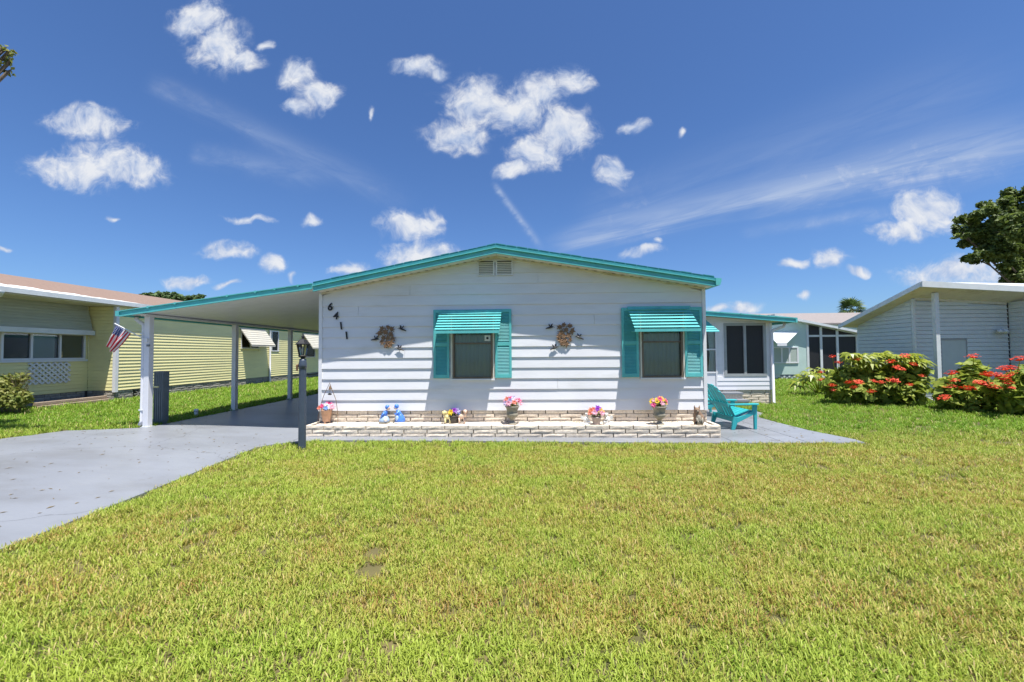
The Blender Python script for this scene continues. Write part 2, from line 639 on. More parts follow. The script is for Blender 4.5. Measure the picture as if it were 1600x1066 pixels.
def thing(name, label, cat, loc=(0, 0, 0), group=None, world_parts=True, rotz=0, scale=1):
    o = bpy.data.objects.new(name, None)
    C.objects.link(o)
    o.empty_display_size = .1
    o.location = loc
    o.rotation_euler = (0, 0, rotz)
    o.scale = (scale,) * 3
    o['label'] = label
    o['category'] = cat
    if group:
        o['group'] = group
    if world_parts:
        WM[o.name] = Matrix.Translation(Vector(loc))
    return o


def tag(o, label, cat, group=None):
    o['label'] = label
    o['category'] = cat
    if group:
        o['group'] = group
    return o


def stuff(o):
    o['kind'] = 'stuff'
    return o


def structure(o):
    o['kind'] = 'structure'
    return o


def npmesh(name, V, Fq, mat_=None, attr=None, smooth=False):
    """quads from numpy arrays"""
    me = bpy.data.meshes.new(name)
    nv, nf, k = len(V), len(Fq), Fq.shape[1]
    me.vertices.add(nv)
    me.vertices.foreach_set('co', np.ascontiguousarray(V, dtype=np.float32).ravel())
    me.loops.add(nf * k)
    me.loops.foreach_set('vertex_index', np.ascontiguousarray(Fq, dtype=np.int32).ravel())
    me.polygons.add(nf)
    me.polygons.foreach_set('loop_start', np.arange(0, nf * k, k, dtype=np.int32))
    if attr is not None:
        a = me.attributes.new('tone', 'FLOAT', 'POINT')
        a.data.foreach_set('value', np.ascontiguousarray(attr, dtype=np.float32))
    me.update(calc_edges=True)
    if smooth:
        me.shade_smooth()
    if mat_:
        me.materials.append(mat_)
    return me


rng = np.random.default_rng(11)


def leaf_cloud(centers, radii, n, size, flat=.0, aspect=.5, shell=.55, up=.3, jitter=.12):
    """n leaf-shaped quads spread through ellipsoids; returns V,F"""
    centers = np.array(centers, float)
    radii = np.array(radii, float)
    if radii.ndim == 1:
        radii = np.repeat(radii[:, None], 3, 1)
    vol = np.prod(radii, 1) ** .8
    idx = rng.choice(len(centers), n, p=vol / vol.sum())
    d = rng.normal(size=(n, 3))
    d /= np.linalg.norm(d, axis=1)[:, None]
    rad = shell + (1 - shell) * rng.random(n) ** .6
    rad *= rng.uniform(.85, 1 + jitter, n)
    P = centers[idx] + d * radii[idx] * rad[:, None]
    nrm = d * .6 + rng.normal(size=(n, 3)) * .7 + np.array([0, 0, up])
    nrm /= np.linalg.norm(nrm, axis=1)[:, None]
    a = np.cross(nrm, rng.normal(size=(n, 3)))
    a /= np.linalg.norm(a, axis=1)[:, None]
    b = np.cross(nrm, a)
    s = size * rng.uniform(.6, 1.3, n)[:, None]
    bend = nrm * s * .15
    V = np.stack([P - a * s, P - b * s * aspect + bend, P + a * s, P + b * s * aspect + bend], 1).reshape(-1, 3)
    Fq = np.arange(n * 4).reshape(-1, 4)
    return V, Fq


# ------------------------------------------------------------------ ground
def sm(a, b, x):
    t = min(1, max(0, (x - a) / (b - a)))
    return t * t * (3 - 2 * t)


def gz(x, y=0):
    return -.088 * sm(-6.6, -3.7, x) - .027 * sm(-3.7, 3.7, x)


GR = gz(20)


def sheet(poly, dz, name, m, step=.6, thick=0.0):
    """flat polygon following the ground, cut into strips along x so that it bends with the slope"""
    import bmesh
    bm = bmesh.new()
    vs = [bm.verts.new((p[0], p[1], 0)) for p in poly]
    f = bm.faces.new(vs)
    xs = [p[0] for p in poly]
    x = min(xs) + step
    while x < max(xs):
        if -7.2 < x < 4.2:
            geom = bm.verts[:] + bm.edges[:] + bm.faces[:]
            bmesh.ops.bisect_plane(bm, geom=geom, plane_co=(x, 0, 0), plane_no=(1, 0, 0))
        x += step
    if thick:
        r = bmesh.ops.extrude_face_region(bm, geom=bm.faces[:])
        for e in r['geom']:
            if isinstance(e, bmesh.types.BMVert):
                e.co.z -= thick
    for v in bm.verts:
        v.co.z += gz(v.co.x) + dz
    bmesh.ops.recalc_face_normals(bm, faces=bm.faces[:])
    me = bpy.data.meshes.new(name)
    bm.to_mesh(me)
    bm.free()
    if me.polygons and max(me.polygons, key=lambda p: p.area).normal.z < 0 and not thick:
        me.flip_normals()
    return link(name, me, m)


def ground_material():
    m = mat('soil_and_thatch', (.085, .09, .025), .95, .3, 1.2, .5, 40, col2=(.15, .12, .045), dirt=(.09, .065, .035),
            dirt_scale=3)
    return m


def ground():
    xs = [-300, -60, -20] + [-7.5 + .5 * i for i in range(24)] + [20, 60, 300]
    V = [(x, y, gz(x) - .03) for x in xs for y in (-60, 320)]
    Fc = [(2 * i, 2 * i + 2, 2 * i + 3, 2 * i + 1) for i in range(len(xs) - 1)]
    me = bpy.data.meshes.new('ground')
    me.from_pydata(V, [], Fc)
    structure(link('ground', me, ground_material()))


ground()
DRIVE = [(-7.0, 13), (-7.0, .3), (-7.02, -.06), (-7.5, -.2), (-8.25, -.36), (-8.55, -1.05), (-8.8, -3), (-9.0, -7), (-3.66, -7),
         (-3.73, -4.58), (-3.81, -3.24), (-3.99, -1.3), (-3.86, -1.1), (-3.69, -.95), (-3.69, 13)]
PATIO_FRONT = [(-3.68, -.94), (-3.25, -.78), (0, -.80), (3.2, -.86), (3.72, -.86), (3.72, 0), (-3.68, 0)]
structure(sheet(DRIVE, 0, 'driveway', CONC, thick=.06))
structure(sheet(PATIO_FRONT, 0.0, 'front_walk', CONC, thick=.06))
# patio slabs on the right of the house, cut by narrow joints
_xs = [3.728, 4.52, 4.92, 5.56]
_pat = structure(sheet([(3.728, -.86), (4.515, -.855), (4.515, 4.1), (3.728, 4.1)], 0.0, 'patio', CONC, thick=.06))
for poly in ([(4.527, -.855), (4.905, -.85), (4.905, 4.1), (4.527, 4.1)],
             [(4.917, -.85), (5.80, -.84), (5.84, -.62), (5.62, .2), (5.56, 1.2), (4.917, 1.2)],
             [(4.917, 1.212), (5.56, 1.212), (5.57, 1.7), (6.0, 2.3), (6.05, 2.9), (4.917, 2.9)]):
    o = sheet(poly, 0.0, 'patio_slab', CONC, thick=.06)
    o.parent = _pat


def inpoly(x, y, poly):
    r = False
    j = len(poly) - 1
    for i in range(len(poly)):
        xi, yi = poly[i][:2]
        xj, yj = poly[j][:2]
        if (yi > y) != (yj > y) and x < (xj - xi) * (y - yi) / (yj - yi) + xi:
            r = not r
        j = i
    return r


# ------------------------------------------------------------------ split-stone courses
def brick_mesh(seed):
    r = random.Random(seed)
    nx, nz = 5, 3
    V = []
    for iz in range(nz):
        for ix in range(nx):
            e = 0 if ix in (0, nx - 1) or iz in (0, nz - 1) else 1
            V.append((ix / (nx - 1) - .5 + (r.uniform(-.04, .04) if e else 0),
                      -.5 - (.05 + r.uniform(.0, .12)) * (1 if e else .2 * r.random()), iz / (nz - 1) - .5 + (r.uniform(-.1, .1) if e else 0)))
    Fc = []
    for iz in range(nz - 1):
        for ix in range(nx - 1):
            a = iz * nx + ix
            Fc.append((a, a + 1, a + nx + 1, a + nx))
    o = len(V)
    V += [(-.5, .5, -.5), (.5, .5, -.5), (.5, .5, .5), (-.5, .5, .5)]
    Fc.append((o + 1, o, o + 3, o + 2))
    Fc.append(tuple([o, o + 1] + [nx - 1 - i for i in range(nx)]))
    Fc.append(tuple([(nz - 1) * nx + i for i in range(nx)] + [o + 2, o + 3]))
    Fc.append(tuple([o + 3, o] + [i * nx for i in range(nz)]))
    Fc.append(tuple([o + 1, o + 2] + [(nz - 1 - i) * nx + nx - 1 for i in range(nz)]))
    me = bpy.data.meshes.new('brick')
    me.from_pydata(V, [], Fc)
    me.update()
    return me


BR = {}


def bricks(parent, a, b, z0, courses, bl, bh, depth, m, gap=.009, phase=0.0, rnd=.0, zf=None):
    """courses of stones on the line a->b (face looks to the right-hand side of a->b, i.e. -normal)"""
    key = m.name
    if key not in BR:
        BR[key] = [brick_mesh(i) for i in range(5)]
        for q in BR[key]:
            q.materials.append(m)
    a = Vector((a[0], a[1], 0))
    b = Vector((b[0], b[1], 0))
    L = (b - a).length
    d = (b - a).normalized()
    ang = math.atan2(d.y, d.x)
    nrm = Vector((d.y, -d.x, 0))
    for k in range(courses):
        s = -bl * (((k % 2) * .5 + phase) % 1.0)
        while s < L - .02:
            w = bl * (1 + random.uniform(-rnd, rnd))
            if random.random() < .06:
                w = bl * .42
            s0, s1 = max(s, 0), min(s + w, L)
            if s1 - s0 > .03:
                c = a + d * ((s0 + s1) / 2) - nrm * depth / 2 + nrm * random.uniform(-.004, .004)
                zz = z0 + (k + .5) * bh
                if zf:
                    zz += zf(c.x)
                link('brick', random.choice(BR[key]), m, parent, (c.x, c.y, zz), (0, 0, ang),
                     (s1 - s0 - gap * 1.9, depth, bh - gap * .8))
            s += w


# ------------------------------------------------------------------ our house
HL, HR_ = -3.66, 3.66
HB = 14.0
OV = .31                                    # front overhang
PKX, PKZ = -.225, 3.372                      # ridge, top of the edge
REX, REZ = 3.70, 2.712                       # right eave
LEX, LEZ = -3.62, 2.712
house = thing('mobile_home', 'white lap-sided house with teal roof edge, shutters and awnings in the middle', 'house', (0, .0, gz(0)))
ZB = .303
EXPO = .2


def roof_top(x):
    if x > PKX:
        return PKZ + (REZ - PKZ) * (x - PKX) / (REX - PKX)
    return PKZ + (LEZ - PKZ) * (x - PKX) / (LEX - PKX)


WINS = [(-1.08, -.315), (2.465, 3.225)]
WZ0, WZ1 = .903, 2.103
wall = MB()
for (x0, x1) in ((HL + .02, WINS[0][0]), (WINS[0][1], WINS[1][0]), (WINS[1][1], HR_ - .02)):
    wall.box(x0, .02, .30, x1, .10, 2.5)
for w in WINS:
    wall.box(w[0], .02, .30, w[1], .10, WZ0)
    wall.box(w[0], .02, WZ1, w[1], .10, 2.5)
wall.prism([(HL + .02, .02, 2.5), (HR_ - .02, .02, 2.5), (HR_ - .02, .02, 2.55), (PKX, .02, 3.2), (HL + .02, .02, 2.55)], (0, .08, 0))
wall.box(HL + .02, .1, .3, HL + .1, HB, 2.5)
wall.box(HR_ - .1, .1, .3, HR_ - .02, HB, 2.5)
wall.box(HL + .1, HB - .1, .3, HR_ - .1, HB, 2.5)
wall = wall.build('wall', WHITE, house)


def plank(parent, m, z0, z1, xa0, xb0, xa1=None, xb1=None, Y=0, out=.02, name='plank', top=.002):
    xa1 = xa0 if xa1 is None else xa1
    xb1 = xb0 if xb1 is None else xb1
    mb = MB()
    j = random.uniform(-.002, .002)
    o = out + j
    p = [(xa0, Y + .018, z0), (xa0, Y - o, z0), (xb0, Y - o, z0), (xb0, Y + .018, z0),
         (xa1, Y + .018, z1), (xa1, Y - top, z1), (xb1, Y - top, z1), (xb1, Y + .018, z1)]
    mb.add(p, [(0, 1, 5, 4), (1, 2, 6, 5), (2, 3, 7, 6), (0, 3, 2, 1), (4, 5, 6, 7), (3, 0, 4, 7)])
    return mb.build(name, m, parent)


def span(z):
    zz = z + .12
    if zz <= LEZ:
        xl = HL + .05
    else:
        xl = PKX + (LEX - PKX) * (PKZ - zz) / (PKZ - LEZ)
        xl = max(xl, HL + .05)
    if zz <= REZ:
        xr = HR_ - .05
    else:
        xr = PKX + (REX - PKX) * (PKZ - zz) / (PKZ - REZ)
        xr = min(xr, HR_ - .05)
    return xl, xr


JOINTS = {2: [.9], 5: [-2.0], 8: [1.6], 9: [-2.9], 11: [-1.9, 1.4], 12: [.55], 13: [-1.0]}
for k in range(15):
    z0 = ZB + k * EXPO
    z1 = min(z0 + EXPO + .012, 3.235)
    if z0 > 3.2:
        break
    a0, b0 = span(z0)
    a1, b1 = span(z1)
    cuts = [(a0, b0, a1, b1)]
    if WZ0 - .01 <= z0 < WZ1 - .01:
        cuts = [(a0, WINS[0][0], a1, WINS[0][0]), (WINS[0][1], WINS[1][0], WINS[0][1], WINS[1][0]), (WINS[1][1], b0, WINS[1][1], b1)]
    out = []
    for c in cuts:
        js = [j for j in JOINTS.get(k, []) if c[0] + .3 < j < c[1] - .3]
        if js:
            j = js[0]
            out += [(c[0], j - .002, c[2], j - .002), (j + .002, c[1], j + .002, c[3])]
        else:
            out.append(c)
    for c in out:
        if c[1] - c[0] > .05:
            plank(wall, WHITE, z0, z1, c[0], c[1], c[2], max(c[3], c[2] + .01), 0, .024)
# corner trims
for x0, x1, zt in ((HL, HL + .06, 2.56), (HR_ - .06, HR_, 2.57)):
    t = MB().box(x0, -.034, ZB - .005, x1, .03, zt)
    t.build('corner_trim', TRIM, house)
MB().box(HL, .03, ZB - .005, HL + .02, .09, 2.56).build('corner_trim', TRIM, house)
MB().box(HR_ - .02, .03, ZB - .005, HR_, .09, 2.57).build('corner_trim', TRIM, house)

# foundation stones
base = MB().box(HL + .03, .045, -.16, HR_ - .03, .12, .295)
base.box(HL + .03, .12, -.16, HL + .1, HB, .295).box(HR_ - .1, .12, -.16, HR_ - .03, HB, .295)
base = base.build('foundation', MORT, house)
bricks(base, (HL, 0), (HR_, 0), .303 - .0675 * 6, 6, .41, .0675, .05, STONE, phase=.2)
bricks(base, (HR_, .055), (HR_, 4.0), .303 - .0675 * 6, 6, .41, .0675, .05, STONE, phase=.4)


# roof
def slope_strip(mb, xa, za, xb, zb, y0, y1, t0, t1):
    """band following a sloping line in the xz plane; t0..t1 below the line"""
    mb.hexa([(xa, y0, za - t1), (xb, y0, zb - t1), (xb, y1, zb - t1), (xa, y1, za - t1),
             (xa, y0, za - t0), (xb, y0, zb - t0), (xb, y1, zb - t0), (xa, y1, za - t0)])


roof = MB()
slope_strip(roof, LEX - .02, LEZ, PKX, PKZ, -OV + .02, HB + .2, 0, .06)
slope_strip(roof, PKX, PKZ, REX, REZ, -OV + .02, HB + .2, 0, .06)
roof = roof.build('roof', SHING, house)
fas = MB()
lip = MB()
for xa, za, xb, zb in ((LEX, LEZ, PKX, PKZ), (PKX, PKZ, REX, REZ)):
    slope_strip(lip, xa, za, xb, zb, -OV - .015, -OV + .02, -.006, .055)
    slope_strip(fas, xa, za, xb, zb, -OV - .05, -OV + .012, .057, .072)
    slope_strip(fas, xa, za, xb, zb, -OV - .012, -OV + .012, .074, .150)
    slope_strip(fas, xa, za, xb, zb, -OV - .035, -OV + .012, .152, .166)
lip.build('roof_edge', TEALR, roof)
fas.build('fascia', TEAL, roof)
# shingle tabs breaking the roof line
tab = MB()
for sgn in (0, 1):
    xa, za, xb, zb = ((LEX, LEZ, PKX, PKZ), (PKX, PKZ, REX, REZ))[sgn]
    n = 20
    for i in range(n):
        t0, t1 = i / n, (i + .93) / n
        h = random.uniform(.004, .014)
        slope_strip(tab, xa + (xb - xa) * t0, za + (zb - za) * t0, xa + (xb - xa) * t1, za + (zb - za) * t1, -OV - .02, -OV + .15, -h - .007, -.0065)
stuff(tab.build('edge_shingles', TEALR, roof))
# gutter along the right eave with its end cap
gut = MB()
gut.prism([(REX + .002, -OV - .055, REZ - .15), (REX + .002, -OV - .055, REZ - .02), (REX + .10, -OV - .055, REZ - .03),
           (REX + .10, -OV - .055, REZ - .075), (REX + .075, -OV - .055, REZ - .15)], (0, HB + .3, 0))
gut.build('gutter', TEAL, roof)
# soffit panels
for xa, xb in ((HL + .06, PKX), (PKX, HR_ + .04)):
    n = int(abs(xb - xa) / .30)
    for i in range(n):
        p0 = xa + (xb - xa) * i / n + .003
        p1 = xa + (xb - xa) * (i + 1) / n - .003
        mb = MB()
        slope_strip(mb, p0, roof_top(p0), p1, roof_top(p1), -OV + .013, .0, .140, .149)
        mb.build('soffit_panel', SOFF, roof)
fr = MB()
for xa, xb in ((HL + .05, PKX), (PKX, HR_ - .03)):
    slope_strip(fr, xa, roof_top(xa), xb, roof_top(xb), -.045, .005, .151, .185)
fr.build('frieze_trim', SOFF, roof)
vd = MB()
for xa, xb in ((HL + .1, PKX - .1), (PKX + .1, HR_ - .1)):
    n = 22
    for i in range(n):
        p = xa + (xb - xa) * (i + .5) / n
        vd.box(p - .035, -.075, roof_top(p) - .154, p + .035, -.055, roof_top(p) - .1495)
stuff(vd.build('soffit_vent_slots', BRONZE, roof))

# gable vent
for x0, x1 in ((-.575, -.30), (-.225, .05)):
    v = MB().box(x0, -.03, 2.875, x1, -.022, 3.13).build('gable_vent', DARK, house)
    f = MB()
    f.box(x0 - .02, -.045, 2.855, x0, -.02, 3.14).box(x1, -.045, 2.855, x1 + .02, -.02, 3.14).box(x0, -.045, 2.855, x1, -.02, 2.874)
    f.build('vent_frame', TRIM, v)
    sl = MB()
    sl.hexa([(x0, -.045, 0), (x1, -.045, 0), (x1, -.04, -.002), (x0, -.04, -.002), (x0, -.031, .026), (x1, -.031, .026), (x1, -.028, .024), (x0, -.028, .024)])
    me = sl.mesh('louvre')
    for i in range(7):
        link('louvre', me, SOFF, v, (0, 0, 2.882 + i * .034))


# windows with shutters and awnings
def window_unit(x0, x1, aw0, aw1, awt, sx0, sx1, shl, shr, lean0, lean1, camera=False):
    w = MB()
    ft = .035
    zb, zt = WZ0, WZ1
    w.box(x0, -.045, zb, x0 + ft, .05, zt).box(x1 - ft, -.045, zb, x1, .05, zt)
    w.box(x0 + ft, -.045, zb, x1 - ft, .05, zb + ft).box(x0 + ft, -.045, zt - ft, x1 - ft, .05, zt)
    w.box(x0 + ft, -.03, 1.555, x1 - ft, .02, 1.583)
    win = w.build('window', BRONZE, house)
    MB().box(x0 + ft, .005, zb + ft, x1 - ft, .011, 1.555).build('pane', GLASS, win)
    MB().box(x0 + ft, -.012, 1.583, x1 - ft, -.006, zt - ft).build('pane', GLASS, win)
    n = 9
    me = None
    for i in range(n):
        xa = x0 + ft + (x1 - x0 - 2 * ft) * i / n
        mb = MB()
        wd = (x1 - x0 - 2 * ft) / n
        mb.add([(xa, .035, zb), (xa + wd * .5, .028, zb), (xa + wd, .038, zb), (xa, .035, zt), (xa + wd * .5, .028, zt), (xa + wd, .038, zt),
                (xa, .039, zb), (xa + wd * .5, .032, zb), (xa + wd, .042, zb), (xa, .039, zt), (xa + wd * .5, .032, zt), (xa + wd, .042, zt)],
               [(0, 1, 4, 3), (1, 2, 5, 4), (7, 6, 9, 10), (8, 7, 10, 11), (0, 3, 9, 6), (2, 8, 11, 5), (3, 4, 10, 9), (4, 5, 11, 10), (0, 6, 7, 1), (1, 7, 8, 2)])
        mb.build('blind_slat', BLIND, win)
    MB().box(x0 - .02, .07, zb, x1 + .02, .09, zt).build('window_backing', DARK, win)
    MB().box(x0 - .035, -.062, zb - .032, x1 + .035, .0, zb - .002).build('sill', TRIM, win)
    sd = MB().box(x0 - .028, -.05, zb, x0 - .001, -.02, zt).box(x1 + .001, -.05, zb, x1 + .028, -.02, zt)
    sd.build('side_casing', SOFF, win)
    if camera:
        cm = MB().box(x1 - .155, -.035, 1.61, x1 - .045, -.013, 1.72).build('window_camera', TRIM, win)
        MB().tube([(x1 - .10, -.036, 1.664), (x1 - .10, -.05, 1.664)], .022, 12).build('lens', BLACK, win)
    # shutters
    z0, z1 = .915, 2.21
    for (a, b) in ((sx0, sx0 + shl), (sx1 - shr, sx1)):
        s = MB()
        st = .045
        s.box(a, -.062, z0, a + st, -.027, z1).box(b - st, -.062, z0, b, -.027, z1)
        for q0, q1 in ((z0, z0 + .07), (1.52, 1.585), (z1 - .06, z1)):
            s.box(a + st, -.062, q0, b - st, -.027, q1)
        sh = s.build('shutter', TEAL, house, bevel=.003)
        MB().box(a + st, -.036, z0 + .07, b - st, -.030, 1.52).build('shutter_back', TEAL, sh)
        MB().box(a + st, -.036, 1.585, b - st, -.030, z1 - .06).build('shutter_back', TEAL, sh)
        me = MB().hexa([(a + st, -.058, 0), (b - st, -.058, 0), (b - st, -.054, -.004), (a + st, -.054, -.004),
                        (a + st, -.040, .022), (b - st, -.040, .022), (b - st, -.0365, .019), (a + st, -.0365, .019)]).mesh('louvre')
        z = z0 + .076
        while z < z1 - .085:
            if not (1.49 < z < 1.59):
                link('louvre', me, TEAL, sh, (0, 0, z))
            z += .027
    # header board and awning
    hb = MB().box(sx0 + shl + .002, -.058, 2.105, sx1 - shr - .002, -.027, 2.208).build('awning_header', TEAL, house)
    ns = 7
    yt, yb, zt_, zb_ = -.075, -.40, awt, 1.742
    aw = MB().box(aw0 + lean0, -.085, awt - .01, aw1 + lean0, -.064, awt + .03).build('awning', TEAL, house)
    for i in range(ns):
        t0 = i / ns
        t1 = (i + 1) / ns
        xa = aw0 + lean0 * (1 - t0)
        xb = aw1 + lean1 * (1 - t0)
        ya, yb2 = yt + (yb - yt) * t0, yt + (yb - yt) * t1
        za = zt_ + (zb_ + .05 - zt_) * t0
        dz_ = (zt_ - zb_ - .05) / ns
        mb = MB()
        # each louvre slat slopes less than the awning, so a shaded slot stays under its front edge
        prof = [(ya + .004, za - .007), (ya + .004, za), (yb2 - .006, za - .50 * dz_), (yb2 - .006, za - .50 * dz_ - .008)]
        mb.prism([(xa, p[0], p[1]) for p in prof], (xb - xa, 0, 0))
        mb.build('slat', TEAL, aw)
    vl = MB().box(aw0, yb - .012, zb_, aw1, yb - .002, zb_ + .05)
    vl.build('valance', TEAL, aw)
    arm = MB()
    for x in (aw0 + .03, aw1 - .03):
        arm.bar((x, -.065, zb_ + .02), (x, yb, zb_ + .015), .014)
    arm.build('awning_arm', TEAL, aw)


window_unit(*WINS[0], -1.345, -.165, 2.155, -1.44, .04, .30, .31, .03, .02, True)
window_unit(*WINS[1], 2.245, 3.40, 2.20, 2.098, 3.575, .31, .32, -.04, -.07)

# wall interior backing so that windows do not look through the house
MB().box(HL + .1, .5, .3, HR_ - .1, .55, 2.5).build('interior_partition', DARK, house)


# house numbers
def digit(ch, p, h=.14):
    cu = bpy.data.curves.new('digit', 'FONT')
    cu.body = ch
    cu.size = h / .70
    cu.extrude = .006
    cu.offset = .004
    cu.shear = .12 if ch in '64' else -.12
    cu.align_x = 'CENTER'
    ob = bpy.data.objects.new('tmp', cu)
    C.objects.link(ob)
    bpy.context.view_layer.update()
    me = bpy.data.meshes.new_from_object(ob.evaluated_get(bpy.context.evaluated_depsgraph_get()))
    bpy.data.objects.remove(ob)
    me.transform(Matrix.Translation(p) @ Matrix.Rotation(R(90), 4, 'X') @ Matrix.Translation((0, -h / 2, 0)))
    me.materials.clear()
    o = link('house_number', me, BLACK, house)
    o['label'] = 'black metal numeral %s of the house number' % ch


for ch, px, py in (('6', 515.5, 479.3), ('4', 524.3, 493.3), ('1', 533.6, 509), ('1', 542.2, 524)):
    digit(ch, W(px, py, -.036))


# ------------------------------------------------------------------ wall art
def wreath(cx, cz, seed, mirror, label):
    r = random.Random(seed)
    t = thing('metal_wall_art', label, 'wall art', (cx, -.03, cz))
    mb = MB()
    pts = [(-.10, .17), (.02, .19), (.09, .15), (-.14, .08), (-.03, .1), (.07, .05), (-.07, -.01), (.02, -.02), (.11, -.03), (-.1, -.09),
           (0, -.1), (.08, -.1), (-.03, -.17), (.05, -.16)]
    tw = MB()
    tw.tube([(cx - .05 * mirror, -.04, cz + .18), (cx + .02 * mirror, -.045, cz + .06), (cx - .02 * mirror, -.045, cz - .06), (cx + .02 * mirror, -.04, cz - .22)], .006, 6)
    tw.tube([(cx - .12 * mirror, -.04, cz + .06), (cx - .02 * mirror, -.045, cz - .02), (cx + .1 * mirror, -.04, cz - .05)], .005, 6)
    tw.build('stem', RUST, t)
    for (x, z) in pts:
        x *= mirror
        n = r.choice((5, 6, 7))
        a0 = r.uniform(0, 6.28)
        rad = r.uniform(.055, .075)
        V = [(cx + x, -.052, cz + z)]
        for k in range(n * 2):
            q = a0 + math.pi * k / n
            rr = rad * r.uniform(.6, 1.25) if k % 2 == 0 else rad * r.uniform(.42, .62)
            V.append((cx + x + math.cos(q) * rr, -.038 - (.02 if k % 2 else r.uniform(0, .02)), cz + z + math.sin(q) * rr))
        nn = len(V)
        V2 = [(p[0], p[1] + .004, p[2]) for p in V]
        fs = [(0, 1 + k, 1 + (k + 1) % (n * 2)) for k in range(n * 2)]
        fs += [(nn, nn + 1 + (k + 1) % (n * 2), nn + 1 + k) for k in range(n * 2)]
        MB().add(V + V2, fs).build('leaf', RUST, t)
    MB().box(cx - .012, -.046, cz - .01, cx + .012, -.018, cz + .014).build('hanger', RUST, t)


def hummingbird(p, ang, flip, label):
    x, z = p.x, p.z
    t = thing('metal_hummingbird', label, 'wall art', (x, -.03, z), 'black hummingbirds around the wall art')

    def T(a, b):
        a *= flip
        return (x + a * math.cos(ang) - b * math.sin(ang), z + a * math.sin(ang) + b * math.cos(ang))
    b = MB()
    path = [(-.075, -.055, .010), (-.045, -.03, .014), (0, 0, .02), (.02, .016, .015), (.034, .026, .014), (.046, .028, .006), (.075, .030, .002)]
    b.tube([(T(u, v)[0], -.045, T(u, v)[1]) for u, v, r_ in path], [q[2] for q in path], 6)
    b.build('body', BLACK, t)
    for poly in ([(-.004, .008), (.02, .02), (.012, .085), (-.012, .06)], [(-.01, .0), (.01, .012), (-.055, .055), (-.06, .035)]):
        pr = [(T(*q)[0], -.05, T(*q)[1]) for q in poly]
        MB().prism(pr, (0, .005, 0)).build('wing', BLACK, t)
    MB().box(x - .006, -.046, z - .006, x + .006, -.018, z + .006).build('pin', BLACK, t)


wreath(-2.33, 1.70, 3, 1, 'rusty metal leaf wall art between the house number and the left window')
wreath(1.04, 1.71, 5, -1, 'rusty metal leaf wall art between the two windows')
hummingbird(W(628.5, 514.5), .25, -1, 'black hummingbird up and right of the left leaf wall art')
hummingbird(W(588.5, 530.5), -.5, 1, 'black hummingbird left of the left leaf wall art')
hummingbird(W(625, 545), .25, -1, 'black hummingbird down and right of the left leaf wall art')
hummingbird(W(860, 512), -.4, 1, 'black hummingbird up and left of the right leaf wall art')
hummingbird(W(904, 527.5), .25, -1, 'black hummingbird right of the right leaf wall art')
hummingbird(W(866.5, 543.5), -.2, 1, 'black hummingbird down and left of the right leaf wall art')

# ------------------------------------------------------------------ planter
PF = -.475
PT = .102
planter = thing('stone_planter', 'low cream stone planter box running along the front of the white house', 'planter', (0, PF / 2, gz(0)))
PLX, PRX = -3.68, 3.68
core = MB().box(PLX + .03, PF + .03, -.155, PRX - .03, PF + .09, PT - .012)
core.box(PLX + .03, PF + .09, -.155, PLX + .09, -.02, PT - .012).box(PRX - .09, PF + .09, -.155, PRX - .03, -.02, PT - .012)
core = core.build('planter_core', MORT, planter)


def zslope(x):
    return gz(x) - gz(0)


BH = .0715
bricks(core, (PLX, PF), (PRX, PF), PT - BH * 3, 3, .415, BH, .06, STONE, phase=.15)
bricks(core, (PLX, -.01), (PLX, PF + .065), PT - BH * 3, 3, .415, BH, .06, STONE, phase=.3)
bricks(core, (PRX, PF + .065), (PRX, -.01), PT - BH * 3, 3, .415, BH, .06, STONE, phase=.3)
sand = MB()
nx, ny = 120, 8
V = []
for i in range(nx + 1):
    for j in range(ny + 1):
        x = PLX + .07 + (PRX - PLX - .14) * i / nx
        y = PF + .07 + (-.02 - PF - .07) * j / ny
        V.append((x, y, PT - .012 - .012 * math.sin(j / ny * 3.1) + random.uniform(-.004, .004)))
Fq = [(i * (ny + 1) + j, (i + 1) * (ny + 1) + j, (i + 1) * (ny + 1) + j + 1, i * (ny + 1) + j + 1) for i in range(nx) for j in range(ny)]
sand.add(V, Fq).build('planter_fill', SAND, planter, smooth=True)


wd = MB()
for x0_, x1_, n_ in ((-2.75, -1.9, 40), (-.2, .4, 14), (1.0, 1.35, 22), (2.6, 3.1, 34), (-1.5, -1.1, 12), (3.3, 3.5, 14)):
    for i in range(n_):
        x = random.uniform(x0_, x1_)
        y = random.uniform(-.14, -.05)
        h_ = random.uniform(.02, .055)
        a = random.uniform(0, 6.28)
        dx, dy = math.cos(a) * .02, math.sin(a) * .02
        wd.add([(x - .005, y, PT - .03), (x + .005, y, PT - .03), (x + dx, y + dy, PT - .03 + h_)], [(0, 1, 2)])
stuff(wd.build('weeds', LEAFY, planter))
lt = MB()
for i in range(420):
    if i < 260:
        x, y = random.uniform(-8.4, -3.9), random.uniform(-4.5, -.2)
    elif i < 330:
        x, y = random.uniform(-6.9, -6.2), random.uniform(0, 6)
    else:
        x, y = random.uniform(3.9, 5.6), random.uniform(-.8, 1.2)
    a = random.uniform(0, 6.28)
    l_ = random.uniform(.008, .03) * (1.5 if random.random() < .1 else 1)
    w_ = l_ * random.uniform(.12, .4)
    d = Vector((math.cos(a), math.sin(a), 0))
    e = Vector((-d.y, d.x, 0))
    c = Vector((x, y, gz(x) + .003))
    lt.add([c - d * l_, c + e * w_ + Vector((0, 0, .004)), c + d * l_, c - e * w_ + Vector((0, 0, .004))], [(0, 1, 2, 3)])
lo_ = lt.build('leaf_litter', mat('dry_litter', (.20, .15, .07), .9, .5, 9), None)
stuff(lo_)
lo_['label'] = 'dry grass clippings and leaf bits strewn over the painted concrete'
lo_['category'] = 'litter'

